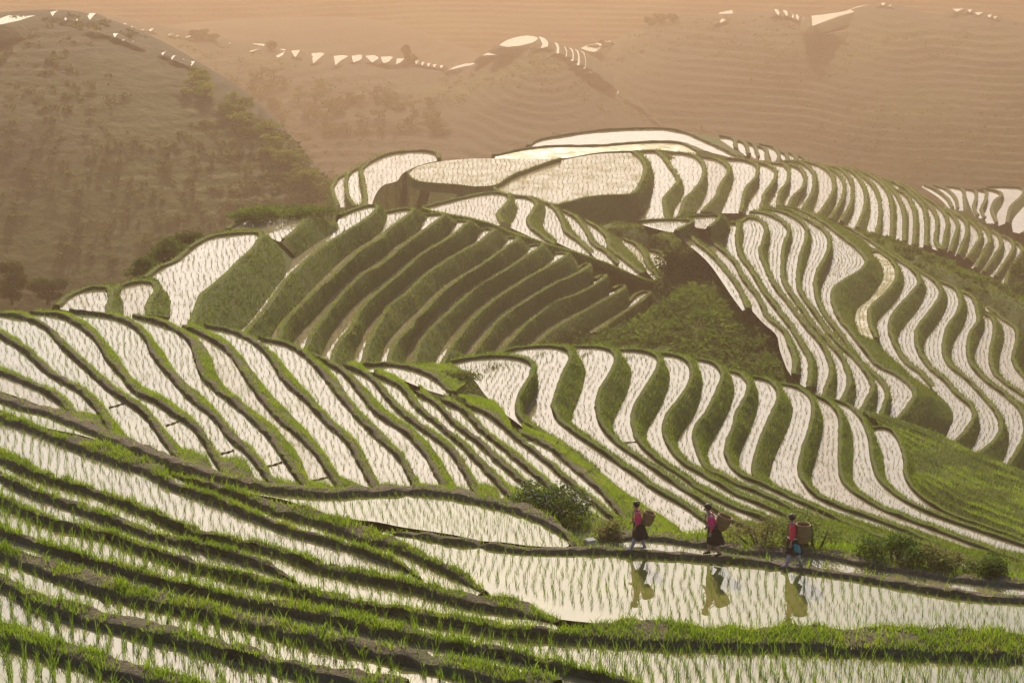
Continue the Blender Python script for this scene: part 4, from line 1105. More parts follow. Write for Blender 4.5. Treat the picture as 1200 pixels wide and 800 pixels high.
# ------------------------------------------------------------------ rice
def paddy_points(t):
    hp = HILL[t['hill']]; poly = np.vstack([t['B3'], t['A3'][::-1]])[:, :2]
    B = t['B3'][:, :2]; n = t['n']
    if hp['ang'] is None:
        width = 0
        Am = t['A3'][:, :2]
        for p in B[::4]: width = max(width, np.sqrt(((Am - p) ** 2).sum(1)).min())
        pts = []
        for j in range(1, int(width / hp['row']) + 2):
            o = B - n * (j * hp['row'])
            o = resample(np.column_stack([o, np.arange(len(o))]), n=max(4, int(len(o) * hp['step'] / hp['gap'])))[:, :2]
            dmin = np.array([np.sqrt(((B - p) ** 2).sum(1).min()) for p in o])
            o = o[dmin > j * hp['row'] * 0.93 - 0.02]
            pts.append(o)
        G = np.vstack(pts)
    else:
        lo, hi = poly.min(0), poly.max(0); c = (lo + hi) / 2; R = np.linalg.norm(hi - lo) / 2 + 1
        u = np.arange(-R, R, hp['row']); v = np.arange(-R, R, hp['gap'])
        U, Vv = np.meshgrid(u, v); U = U.ravel(); Vv = Vv.ravel()
        an = math.radians(hp['ang']) + math.atan2(-c[0], c[1])
        bend = 0.10 * np.sin(Vv * 0.9 + c[0]) + 0.05 * np.sin(Vv * 2.3 + U * .4)
        G = np.column_stack([(U + bend) * math.cos(an) - Vv * math.sin(an), (U + bend) * math.sin(an) + Vv * math.cos(an)]) + c
    G = G + rng.normal(size=G.shape) * np.array([0.12, 0.16]) * hp['row'] * 0.9
    G = G[in_poly(G, poly)]
    P = np.column_stack([G, np.full(len(G), t['z'] - 0.02)])
    P = P[near_frame(P)]
    # clear of the lip
    if len(P):
        keep = np.ones(len(P), bool)
        for s in range(0, len(P), 4000):
            d = np.sqrt(((P[s:s + 4000, None, :2] - B[None, ::2]) ** 2).sum(-1).min(1)); keep[s:s + 4000] = d > 0.12
        P = P[keep]
    return P[rng.random(len(P)) > 0.04]

near_pts = []; parts_rice = []; parts_far = []
nearT = byhill['near']
for t in T:
    hl = t['hill']
    if hl in ('top', 'shoulder') or t.get('stubble'): continue
    hp = HILL[hl]; P = paddy_points(t); P = P[rng.random(len(P)) < (1.0 if hl == 'near' else random.uniform(.62, 1.0))]
    if not len(P): continue
    if hl == 'near':
        i = next(k for k, o in enumerate(nearT) if o is t)
        ph = [0.33, 0.31, 0.27, .2, 0.33, .22, .22, .20, .20, .21, .21, .16][i]
        near_pts.append((i, ph, P))
    elif hl == 'left':
        for k in range(3): parts_rice.append(blades(P + rng.normal(size=P.shape) * np.array([.02, .02, 0]), hp['ph'], .019, .5, two=False))
    else:
        wv = {'centre': .028, 'steep': .040, 'saddle': .04, 'dome': .042, 'right': .042}[hl]
        dn = 1.0
        if t.get('weedy'): wv *= 1.3
        for k in range(3 if hl == 'centre' else 2):
            parts_far.append(blades(P + rng.normal(size=P.shape) * np.array([.03, .03, 0]), hp['ph'] * (.7 if hl == 'dome' else 1), wv, .5, two=False))
allP = np.vstack([np.column_stack([P, np.full(len(P), ph), np.full(len(P), i)]) for i, ph, P in near_pts])
x, y, f = project(allP[:, :3])
inside = (x > 4) & (x < 1196) & (y > 6) & (y < 800)
order = np.argsort(np.where(inside, np.linalg.norm(allP[:, :3], axis=1), 1e9))
# the largest ones that can be seen past the bunds stand as plants of their own
pick = []
bvv, bff = [], []
for t in nearT:
    for o in t['root'].children:
        off = len(bvv); bvv.extend([v.co + t['root'].location for v in o.data.vertices]); bff.extend([tuple(i + off for i in p.vertices) for p in o.data.polygons])
NB = BVHTree.FromPolygons(bvv, bff)
for k in order:
    if len(pick) >= 290 or not inside[k]: break
    d = Vector(allP[k, :3]) + Vector((0, 0, allP[k, 3] * .5)); h = NB.ray_cast(Vector((0, 0, 0)), d.normalized())
    if h[0] is None or h[3] > d.length - 0.25: pick.append(k)
pick = np.array(pick); rest = np.setdiff1d(np.arange(len(allP)), pick)
def tuft_mesh(k):
    n = 7 + k % 3
    P = np.column_stack([rng.normal(size=(n, 2)) * .022, np.zeros(n)])
    V, fs = blades(P, 1.0, .042, .55)
    V = V * np.array([1, 1, 1.0])
    return mesh_np('rice_seedling', V, fs, [M['rice']])
protos = []
for hv in (0.33, 0.31, 0.27, 0.33):
    row = []
    for k in range(5):
        n = 7 + k % 3
        P = np.column_stack([rng.normal(size=(n, 2)) * .024, np.zeros(n)])
        V, fs = blades(P, hv, .015, .5); row.append(mesh_np('rice_seedling', V, fs, [M['rice']]))
    protos.append(row)
SEEDL = {0: 'young rice seedling clump standing in the corner paddy at the bottom left edge', 1: 'young rice seedling clump standing in the second flooded strip from the bottom left corner',
         2: 'young rice seedling clump standing above the bare brown bund at bottom left', 4: 'tall dark rice seedling clump standing in the wide paddy along the bottom right edge'}
for k in pick:
    i = int(allP[k, 4]); kk = {0: 0, 1: 1, 2: 2}.get(i, 3)
    o = link('rice_seedling', protos[kk][random.randrange(5)], None, tuple(allP[k, :3]))
    o.rotation_euler = (0, 0, random.uniform(0, 6.28)); s = random.uniform(.8, 1.15); o.scale = (s, s, s)
    tag(o, SEEDL.get(i, SEEDL[4]), 'rice seedling', 'rice seedlings in ' + {0: 'the corner paddy', 1: 'the second strip', 2: 'the strip above the bare bund'}.get(i, 'the wide bottom paddy'))
R = allP[rest]
for ph in np.unique(R[:, 3]):
    Q = R[R[:, 3] == ph][:, :3]
    for k in range(5 if ph > .28 else 4):
        parts_rice.append(blades(Q + rng.normal(size=Q.shape) * np.array([.025, .025, 0]), ph, .015 if ph > .28 else .013, .5, two=ph > .18))
V, F = join(parts_rice); V2, F2 = join(parts_far)
nF = sum(len(f) for f in F)
fm = None
Vall, Fall = join([(V, F), (V2, F2)])
# material by vertex origin
mi = []
for f in Fall: mi.append((f[:, 0] >= len(V)).astype(np.int32))
o = link('rice_seedlings', mesh_np('rice_seedlings', Vall, Fall, [M['rice'], M['rice_far']], fm=np.concatenate(mi)))
tag(o, kind='stuff')

# ------------------------------------------------------------------ grass on bunds, banks and slopes
bright, dark = [], []
NG = [1.3, 0.75, 1.1, 1.6, 1.05, 1.0, 1.1, 1.1, 1.1, 0.4, 0.4, 0.6]
for t in T:
    hl = t['hill']
    if hl == 'near':
        i = next(k for k, o in enumerate(nearT) if o is t); g = NG[i]
        P = on_strip(t['bund'][1:], 420 * min(g, 1.3)); P = P[near_frame(P)]
        P = P[patchy(P, 0.8, -0.10 + (1 - g) * .35 - (.25 if i == 4 else 0), 0.35, i)]
        bright.append(blades(P, 0.13 * (0.7 + 0.4 * min(g, 1.5)), .019, .8))
        P = on_strip(t['bund'][2:], 12 * g); P = P[near_frame(P)]; P = P[patchy(P, 0.5, .15, .2, i + 5)]
        for k in range(3): bright.append(blades(P + rng.normal(size=P.shape) * np.array([.04, .04, 0]), .30, .022, .6))
        P = on_strip(t['bank'][:3], 60); P = P[near_frame(P)]
        bright.append(blades(P, 0.22, .02, .8))
    elif hl == 'left':
        P = on_strip(t['bund'][1:], 130); P = P[near_frame(P)]; P = P[patchy(P, 0.5, -0.1, .35, 3)]
        bright.append(blades(P, .10, .024, .8, two=False))
        P = on_strip(t['bank'][:4], 210); P = P[near_frame(P)]; P = P[patchy(P, 0.45, -0.15, .35, 4)]
        bright.append(blades(P, .15, .026, .8, two=False))
    elif hl == 'centre':
        P = on_strip(t['bund'][1:], 50); P = P[near_frame(P)]; bright.append(blades(P, .12, .03, .8, two=False))
        P = on_strip(t['bank'][:4], 75); P = P[near_frame(P)]
        k = rng.random(len(P)) < .3
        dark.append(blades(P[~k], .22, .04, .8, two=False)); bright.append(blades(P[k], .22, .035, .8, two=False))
    elif hl == 'steep':
        P = on_strip(t['bund'][1:], 25); P = P[near_frame(P)]; bright.append(blades(P, .2, .05, .8, two=False))
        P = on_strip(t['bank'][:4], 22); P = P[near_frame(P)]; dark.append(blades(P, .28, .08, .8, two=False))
    elif hl in ('right', 'saddle'):
        P = on_strip(t['bund'][1:], 20); P = P[near_frame(P)]; bright.append(blades(P, .2, .05, .8, two=False))
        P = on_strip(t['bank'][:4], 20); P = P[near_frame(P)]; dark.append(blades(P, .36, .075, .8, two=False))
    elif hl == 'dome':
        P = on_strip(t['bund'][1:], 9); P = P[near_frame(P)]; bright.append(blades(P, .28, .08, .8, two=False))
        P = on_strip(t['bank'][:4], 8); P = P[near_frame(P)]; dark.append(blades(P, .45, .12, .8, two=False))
P = on_strip(GS[:64], 70); P = P[near_frame(P)]
k = patchy(P, 0.25, .05, .3, 8)
bright.append(blades(P[k], .26, .04, .8, two=False)); dark.append(blades(P[~k], .24, .045, .8, two=False))

# the verge beyond the footpath: rough grass, weeds and shrubs before the drop
v1 = resample(spline([(596,599),(630,608),(662,626),(682,636),(700,635),(756,632),(820,637),(880,647),(960,650.5),(1013,661),(1067,671),(1120,680),(1200,687),(1270,693)]), n=110)
v2 = resample(spline([(588,586),(636,594),(690,601),(730,614),(770,623),(830,627),(900,632),(960,636),(1013,645),(1067,656),(1120,665),(1200,675),(1270,682)]), n=110)
a3, b3 = at_z(v1[:, 0], v1[:, 1], -23.0), at_z(v2[:, 0], v2[:, 1], -23.35)
rows = []
for q in np.linspace(-0.25, 1, 9):
    r = a3 * (1 - q) + b3 * q
    nz = np.array([mnoise.fractal(Vector((p[0] * .7, p[1] * .7, 2.0)), 1.0, 2.0, 3) for p in r]); r = r.copy(); r[:, 2] += 0.10 * nz - (0.25 if q < 0 else 0); rows.append(r)
VERGE = rows[:]
for d, dz in ((.5, -.7), (1.2, -2.2), (2.2, -5)):
    r = b3.copy(); r[:, 1] += d; r[:, 2] += dz; rows.append(r)
V, F = strip(rows); tag(mesh_from('verge', V, F, M['soil_green']), kind='structure')
P = on_strip(rows[1:10], 190); P = P[near_frame(P)]; P = P[patchy(P, .7, -.1, .4, 12)]; bright.append(blades(P, .22, .02, .7))
P = on_strip(rows[3:10], 40); P = P[near_frame(P)]; P = P[patchy(P, .35, .12, .2, 13)]; bright.append(blades(P, .5, .022, .6))

V, F = join(bright); V2, F2 = join(dark); Vall, Fall = join([(V, F), (V2, F2)])
mi = [(f[:, 0] >= len(V)).astype(np.int32) for f in Fall]
tag(link('grass', mesh_np('grass', Vall, Fall, [M['grass'], M['grass_dark']], fm=np.concatenate(mi))), kind='stuff')

# scrub that covers the two unterraced slopes
def ground_samples(mask, lo, hi, n):
    out = []
    gi, gj = GRID.shape[:2]
    g = GRID.reshape(-1, 3); x, y, f = project(g); dist = np.linalg.norm(g, axis=1)
    ok = in_poly(np.column_stack([x, y]), mask) & (dist > lo) & (dist < hi)
    idx = np.where(ok)[0]; idx = idx[(idx // gj < gi - 1) & (idx % gj < gj - 1)]
    if not len(idx): return np.zeros((0, 3))
    w = dist[idx] ** 2; k = rng.choice(idx, n, p=w / w.sum())
    u, v = rng.random(n)[:, None], rng.random(n)[:, None]
    return (g[k] * (1 - u) + g[k + 1] * u) * (1 - v) + (g[k + gj] * (1 - u) + g[k + gj + 1] * u) * v
cs, rs = [], []
for mask, lo, hi, n, r0, r1 in ((MASKS[0], 150, 225, 520, .7, 2.3), (MASKS[1], 215, 300, 260, .45, 1.2), (MASKS[2], 160, 215, 40, .4, 1.0), (MASKS[3], 200, 275, 120, .4, 1.1)):
    for p in ground_samples(mask, lo, hi, n):
        r = r0 + (r1 - r0) * random.random() ** 2.2
        cs.append(p + np.array([0, 0, r * .15])); rs.append(np.array([r, r, r * .55]))
print('scrub clumps', len(cs))
if cs:
    V, F = leaf_cloud(80000, cs, rs, .24)
    V3, F3 = blades(ground_samples(MASKS[1], 215, 300, 9000), .5, .12, .8, two=False)
    V4, F4 = blades(ground_samples(MASKS[0], 150, 225, 9000), .5, .10, .8, two=False)
    Vg, Fg = join([(V3, F3), (V4, F4), blades(ground_samples(MASKS[2], 160, 215, 3500), .45, .09, .8, two=False), blades(ground_samples(MASKS[3], 200, 275, 4500), .45, .10, .8, two=False)])
    Vall, Fall = join([(V, [F]), (Vg, Fg)])
    mi = [(f[:, 0] >= len(V)).astype(np.int32) for f in Fall]
    tag(link('scrub', mesh_np('scrub', Vall, Fall, [M['leaf_bush'], M['grass_dark']], fm=np.concatenate(mi))), kind='stuff')

# ------------------------------------------------------------------ shrubs and trees
def onz(px, py, z): return tuple(at_z(px, py, z))
shrub('white-flowering green shrub behind the tip of the half-round paddy', 0, 0, 0, 2.7, 1.5, 4200, M['leaf'], .06, flowers=420, loc=onz(640, 606, -23.1), lobes=9)
shrub('sparse dry weedy shrub just left of the leading woman', 0, 0, 0, 1.7, 1.0, 1100, M['leaf_dry'], .05, loc=onz(706, 634, -23.05))
shrub('low dry grey shrub between the middle and the last woman', 0, 0, 0, 2.3, 1.25, 1900, M['leaf_dry'], .045, loc=onz(892, 641, -23.1))
shrub('pale yellow-green shrub right behind the last woman and her basket', 0, 0, 0, 2.7, 1.75, 2900, M['leaf_pale'], .05, loc=onz(955, 645, -23.1), lobes=9)
shrub('dark bluish green shrub on the verge, right of the last woman', 0, 0, 0, 2.6, 1.15, 3800, M['leaf'], .05, loc=onz(1048, 661, -23.1), lobes=9)
shrub('low brownish shrub between two green shrubs at the right of the path', 0, 0, 0, 2.1, .9, 2300, M['leaf_dry'], .045, loc=onz(1092, 668, -23.1))
shrub('fresh green shrub near the right edge, right of the brownish one', 0, 0, 0, 2.3, 1.0, 2700, M['leaf_pale'], .055, loc=onz(1136, 676, -23.1))
shrub('dark green shrub at the right end of the verge', 0, 0, 0, 1.9, 1.0, 2700, M['leaf'], .05, loc=onz(1172, 681, -23.1))
shrub('dark leafy clump growing on a bund in the left foreground', 0, 0, 0, .75, .5, 700, M['leaf'], .045, loc=onz(170, 650, -19.45))
shrub('bright weedy clump on the fallen bund left of the half-round paddy', 0, 0, 0, 1.1, .5, 700, M['leaf_pale'], .045, loc=onz(405, 622, -21.9))
shrub('low light green bush left of the pink-tinted field, on the bank beside it', 0, 0, 0, 3.4, .9, 3000, M['leaf_pale'], .07, loc=tuple(at_d(527, 450, 109)), lobes=12)
HB = [('rounded dark bush on the skyline of the shaded hill, tallest of the hedge', 196, 307, 159, 3.4, 2.3), ('low dark bush at the lower left end of the skyline hedge', 172, 322, 155, 3.0, 1.6),
      ('dark bush at the upper right end of the skyline hedge', 222, 291, 163, 2.8, 1.8), ('flat green hedge bush along the blotchy crest field', 300, 257, 172, 5.0, 1.4), ('long low hedge bush on the crest right of the blotchy field', 345, 253, 174, 7.0, 1.2)]
for l, px, py, d, w_, h_ in HB: shrub(l, px, py, d, w_, h_, 3600, M['leaf_bush'], .11, lobes=16)
tree('hazy brown-green tree at the left edge, below the far left hill', at_d(14, 352, 240), 4.0, 4.4, 4500, M['leaf_far'], .2)
tree('low hazy round tree beside the one at the left edge', at_d(56, 352, 236), 5.0, 2.6, 4500, M['leaf_far'], .2)
tree('olive tree rising at the right edge below the domed hill', at_d(1206, 372, 262), 6.5, 9.0, 2600, M['leaf_bush'], .3)
FT = []
for px, py, key, w_, h_ in ((476,72,'b',5,9),(482,74,'b',5,5),(238,46,'b',9,5),(228,44,'b',7,4),(250,48,'b',7,4),(318,58,'b',5,5),(696,64,'c',10,6),(708,58,'c',9,5),(684,66,'c',9,5),(762,30,'c',9,5),(774,27,'c',8,6),(788,26,'c',7,5)):
    p = at_d(px, py, dist_on(key, px, py)); tree('hazy dark tree standing on a distant ridge', p, w_ * .75, h_ * .72, 1100, M['leaf_far'], .5, group='trees along the far ridges', lobes=14)
for k in range(120):
    px = random.uniform(262, 520); py = random.uniform(92, 205) + (px - 300) * .1
    if py > 222: continue
    p = at_d(px, py, dist_on('b', px, py)); s = random.uniform(2.5, 6.5)
    tree('hazy round tree in the wooded gully behind the far left hill', p, s * 1.2, s * .75, 380, M['leaf_far'], .42, group='trees in the wooded gully', lobes=8)
for k in range(46):
    q = random.random(); px = 225 + 165 * q + random.uniform(-22, 4); py = 78 + 140 * q ** 1.15 + random.uniform(4, 26)
    p = at_d(px, py, dist_on('a', px, py)); s = random.uniform(1.6, 4.2)
    tree('hazy low bushy tree along the edge of the far left spur', p, s * 1.2, s * .7, 320, M['leaf_spur'], .3, group='bushy trees along the far left spur', lobes=8)
# brush scattered over the far slopes
cs, rs = [], []
for key, nn_, r0 in (('a', 1500, .7), ('b', 2000, 1.3), ('c', 1700, 1.4)):
    rows_ = FH[key][1]
    for _ in range(nn_):
        r = rows_[random.randrange(4, len(rows_) - 2)]; p = r[random.randrange(len(r))]
        if mnoise.fractal(Vector((p[0] * .018, p[1] * .018, p[2] * .03)), 1.0, 2.0, 3) < -.02: continue
        a = r0 * random.uniform(.5, 1.6); cs.append(p + np.array([random.uniform(-1, 1), random.uniform(-1, 1), a * .15])); rs.append(np.array([a * 1.3, a, a * .55]))
V, F = leaf_cloud(len(cs) * 16, cs, rs, .42)
tag(link('far_scrub', mesh_np('far_scrub', V, [F], [M['leaf_far']])), kind='stuff')
# the grassy ridge line where the saddle fields end above the shaded hill
rp = resample(spline([(494,243),(530,251.5),(565,258),(600,272),(645,286.5),(690,300),(722,312),(745,323),(775,331),(800,334)]), n=90)
rd = np.interp(np.linspace(0, 1, 90), [0, .25, .5, .75, 1], [196.5, 198, 203, 208, 211.5])
base = at_d(rp[:, 0], rp[:, 1] + 1.5, rd); rows = []
for s, hz_ in ((-.15, -.5), (-.1, -.1), (0, .03), (.4, .05), (.9, -.15), (1.8, -1.2), (3.0, -3.0)):
    r = base.copy(); r[:, 1] += s; r[:, 2] += hz_ + .12 * np.array([mnoise.noise(Vector((p[0] * .5, p[1] * .5, s))) for p in base]); rows.append(r)
V, F = strip(rows); tag(mesh_from('grassy_ridge', V, F, M['bank']), kind='structure')
RIDGE_GRASS = on_strip(rows[:6], 60)
V, fs = blades(RIDGE_GRASS, .16, .06, .8, two=False)
tag(link('ridge_grass', mesh_np('ridge_grass', V, fs, [M['grass']])), kind='stuff')
# small grey concrete block in the grass
bmk = bmesh.new(); bmesh.ops.create_cube(bmk, size=1.0, matrix=Matrix.Diagonal((.34, .28, .22, 1)))
bmesh.ops.bevel(bmk, geom=bmk.edges[:], offset=.025, segments=2, affect='EDGES'); bmesh.ops.subdivide_edges(bmk, edges=bmk.edges[:], cuts=2, use_grid_fill=True)
for v in bmk.verts: v.co += Vector((mnoise.noise(v.co * 9), mnoise.noise(v.co * 9 + Vector((3, 1, 2))), mnoise.noise(v.co * 7))) * .018
me = bpy.data.meshes.new('stone_block'); bmk.to_mesh(me); bmk.free(); me.materials.append(M['stone'])
o = link('stone_block', me, None, tuple(Vector(onz(692, 638, -22.98)) + Vector((0, 0, .08)))); o.rotation_euler = (0.05, -.04, .5); tag(o, 'small pale stone block in the grass left of the leading woman', 'stone')
# ------------------------------------------------------------------ the three women and their baskets
M['skin'] = plain('skin', (0.40, 0.24, 0.16), 0.6, 0.08)
M['pink'] = plain('pink_cloth', (0.80, 0.04, 0.14), 0.85, 0.18, 30)
M['red'] = plain('red_cloth', (0.80, 0.035, 0.075), 0.85, 0.18, 30)
M['magenta'] = plain('magenta_cloth', (0.74, 0.035, 0.17), 0.85, 0.2, 30)
M['black'] = plain('black_cloth', (0.018, 0.014, 0.016), 0.85, 0.3, 30)
M['hair'] = plain('black_hair', (0.010, 0.009, 0.009), 0.5, 0.3, 40)
M['white'] = plain('white_cloth', (0.62, 0.62, 0.62), 0.85, 0.08, 30)
M['teal'] = plain('teal_cloth', (0.05, 0.26, 0.30), 0.85, 0.35, 25)
M['lilac'] = plain('lilac_shoe_cloth', (0.32, 0.26, 0.46), 0.8, 0.2, 20)
M['legwrap'] = plain('pale_legging', (0.36, 0.30, 0.36), 0.85, 0.12, 20)
M['weave'] = plain('woven_bamboo', (0.25, 0.145, 0.065), 0.75, 0.35, 38)
M['weave_rim'] = plain('bamboo_rim', (0.32, 0.20, 0.095), 0.7, 0.25, 30)
M['strap'] = plain('carrying_strap', (0.16, 0.12, 0.09), 0.85, 0.25, 30)

def skin_mesh(name, verts, edges, radii, root_i, material, parent, sub=2):
    me = bpy.data.meshes.new(name); me.from_pydata(verts, edges, []); me.update()
    o = bpy.data.objects.new(name, me); C.objects.link(o)
    sk = o.modifiers.new('skin', 'SKIN'); sk.use_smooth_shade = True; sk.branch_smoothing = 0.4
    d = me.skin_vertices[0].data
    for i, r in enumerate(radii):
        d[i].radius = (r, r) if not isinstance(r, tuple) else r
        d[i].use_root = (i == root_i)
    ss_ = o.modifiers.new('sub', 'SUBSURF'); ss_.levels = sub; ss_.render_levels = sub
    bpy.context.view_layer.update()
    ev = o.evaluated_get(bpy.context.evaluated_depsgraph_get()); m2 = bpy.data.meshes.new_from_object(ev)
    bpy.data.objects.remove(o); bpy.data.meshes.remove(me)
    m2.name = name; m2.materials.clear(); m2.materials.append(material)
    m2.polygons.foreach_set('use_smooth', np.ones(len(m2.polygons), bool))
    return link(name, m2, parent)

def person(label, pos, J, top, skirt_m, extra, scale=1.0, rz=0.0):
    """J: joints in metres, x to the photo's right, y away from us, z up; the figure walks towards -x"""
    root = empty('person', pos, rz); root.scale = (scale,) * 3
    tag(root, label, 'person', 'women walking along the bund')
    v, e, r = [], [], []
    def add(p, rad, par=None):
        v.append(tuple(p)); r.append(rad); i = len(v) - 1
        if par is not None: e.append((par, i))
        return i
    pel = add(J['pelvis'], .115); sp = add(J['spine'], .10, pel); chs = add(J['chest'], .115, sp); nk = add(J['neck'], .05, chs)
    hb = add(J['head'], .072, nk); hm_ = add(J['head2'], .092, hb); ht = add(J['head3'], .06, hm_)
    hd = Vector(J['face'])
    jaw = add(Vector(J['head']) + hd * .065 + Vector((0, 0, -.01)), .038, hb)          # chin
    nose = add(Vector(J['head2']) + hd * .105 + Vector((0, 0, -.035)), .014, hm_)      # nose
    hands = []
    for s in ('n', 'f'):
        sh = add(J['sh_' + s], .062, chs); el = add(J['el_' + s], .042, sh); wr = add(J['wr_' + s], .027, el)
        w_, e_ = Vector(J['wr_' + s]), Vector(J['el_' + s]); dr = (w_ - e_).normalized()
        pm = add(w_ + dr * .055, .026, wr)
        sd = dr.cross(Vector((0, 1, 0)));
        if sd.length < .2: sd = dr.cross(Vector((1, 0, 0)))
        sd.normalize(); cu = dr.cross(sd).normalized() * (1 if s == 'n' else -1)
        for q, L in ((-.030, .060), (-.010, .072), (.010, .068), (.030, .054)):
            a = add(w_ + dr * .095 + sd * q, .010, pm); b = add(w_ + dr * (.095 + L * .55) + sd * q * 1.1 + cu * .012, .009, a)
            add(w_ + dr * (.095 + L * .8) + sd * q * 1.1 + cu * .035, .008, b)
        th = add(w_ + dr * .055 + sd * .042 + cu * .01, .011, pm); add(w_ + dr * .085 + sd * .055 + cu * .03, .009, th)
    for s in ('n', 'f'):
        hp = add(J['hip_' + s], .088, pel); kn = add(J['kn_' + s], .054, hp); ca = add(Vector(J['kn_' + s]).lerp(Vector(J['an_' + s]), .35) + Vector((.015, 0, 0)), .052, kn)
        an = add(J['an_' + s], .034, ca); add(J['to_' + s], .026, an)
    skin_mesh('body', v, e, r, 0, M['skin'], root, 1)
    # eyes, mouth and brow at their places on the face
    H2 = Vector(J['head2']); fw = hd.normalized(); side = Vector((0, 0, 1)).cross(fw).normalized()
    ps = []
    for s in (-1, 1):
        c = H2 + fw * .088 + side * s * .033 + Vector((0, 0, -.008))
        ps.append(tube([c - side * .012, c, c + side * .012], [.003, .008, .003], 6))
    ps.append(tube([H2 + fw * .083 - side * .02 + Vector((0, 0, -.078)), H2 + fw * .092 + Vector((0, 0, -.08)), H2 + fw * .083 + side * .02 + Vector((0, 0, -.078))], [.003, .006, .003], 6))
    V, F = merge(ps); mesh_from('face_features', V, F, M['hair'], root)
    # jacket: trunk and sleeves
    v2, e2, r2 = [], [], []
    def add2(p, rad, par=None):
        v2.append(tuple(p)); r2.append(rad); i = len(v2) - 1
        if par is not None: e2.append((par, i))
        return i
    p0 = add2(Vector(J['pelvis']) + Vector((0, 0, .07)), .142); p1 = add2(J['spine'], .132, p0); p2 = add2(Vector(J['chest']), .142, p1)
    p3 = add2(Vector(J['chest']).lerp(Vector(J['neck']), .62), .075, p2)
    for s in ('n', 'f'):
        a = add2(J['sh_' + s], .082, p2); b = add2(J['el_' + s], .064, a); add2(Vector(J['el_' + s]).lerp(Vector(J['wr_' + s]), .78), .052, b)
    skin_mesh('jacket', v2, e2, r2, 0, top, root, 2)
    # collar
    cpos = Vector(J['chest']).lerp(Vector(J['neck']), .72); rr = []
    for q in np.linspace(0, 2 * math.pi, 15): rr.append(cpos + Vector((.062 * math.cos(q), .06 * math.sin(q), .015 + .012 * math.cos(q))))
    V, F = tube(rr, [.014] * 15, 6); mesh_from('collar', V, F, extra.get('collar', top), root)
    # skirt with pleats that swings back
    rows = []
    zt, zb = J['pelvis'][2] + .10, J['hem']
    cx0, cx1 = J['pelvis'][0], J['pelvis'][0] + J.get('swing', .03)
    for q in np.linspace(0, 1, 9):
        rad = .135 + .085 * q ** .8; ring = []
        for an in np.linspace(0, 2 * math.pi, 41):
            pl = 1 + .055 * q * math.sin(an * 10) + .04 * q * math.sin(an * 3 + 1)
            ring.append((cx0 * (1 - q) + cx1 * q + rad * pl * 1.12 * math.cos(an), J['pelvis'][1] + rad * pl * .9 * math.sin(an), zt * (1 - q) + zb * q + .014 * q * math.sin(an * 5)))
        rows.append(np.array(ring))
    inn = rows[-1].copy(); c_ = inn.mean(0); inn = c_ + (inn - c_) * .93; inn[:, 2] += .03; rows.append(inn)
    V, F = strip(rows); mesh_from('skirt', V, F, skirt_m, root)
    # waistband
    rr = [Vector((J['pelvis'][0] + .152 * math.cos(q), J['pelvis'][1] + .128 * math.sin(q), zt - .02)) for q in np.linspace(0, 2 * math.pi, 21)]
    V, F = tube(rr, [.02] * 21, 6); mesh_from('waistband', V, F, extra.get('belt', M['black']), root)
    # leggings and shoes
    for s in ('n', 'f'):
        k, a, t = Vector(J['kn_' + s]), Vector(J['an_' + s]), Vector(J['to_' + s])
        V, F = tube([k.lerp(a, .15), k.lerp(a, .4) + Vector((.012, 0, 0)), k.lerp(a, .75), k.lerp(a, .98)], [.060, .064, .05, .044], 12); mesh_from('legging', V, F, extra.get('legging', M['legwrap']), root)
        d = (t - a); d.z = 0; d.normalize(); up = Vector((0, 0, 1)); heel = a - d * .045; so_ = min(a.z, t.z)
        V, F = tube([heel + up * (-.02), a + d * .01 + up * (-.005), a.lerp(t, .5) + up * .0, t + d * .045], [.034, .044, .038, .024], 10)
        mesh_from('shoe', V, F, extra.get('shoe', M['lilac']), root)
    # hair wound round the head / cloth
    cs = Vector(J['head2']); me = bpy.data.meshes.new('hair'); b = bmesh.new()
    bmesh.ops.create_uvsphere(b, u_segments=24, v_segments=14, radius=1.0)
    for q in b.verts:
        p = q.co.copy(); f_ = p.dot(fw)
        k = 1.0 if not (f_ > .35 and p.z < .25) else .80
        q.co = cs + Vector((p.x * .108, p.y * .098, p.z * .105 + .022)) * k - fw * .012
    b.to_mesh(me); b.free(); me.materials.append(M['hair']); me.polygons.foreach_set('use_smooth', np.ones(len(me.polygons), bool)); hr = link('hair', me, root)
    rr = [cs + fw * (.088 * math.cos(q) - .018) + side * (.082 * math.sin(q)) + Vector((0, 0, .068 + .010 * math.cos(q * 2))) for q in np.linspace(0, 2 * math.pi, 25)]
    V, F = tube(rr, [.024 + .005 * math.sin(i * 1.7) for i in range(25)], 8); mesh_from('hair_coil', V, F, extra.get('coil', M['hair']), root)
    return root

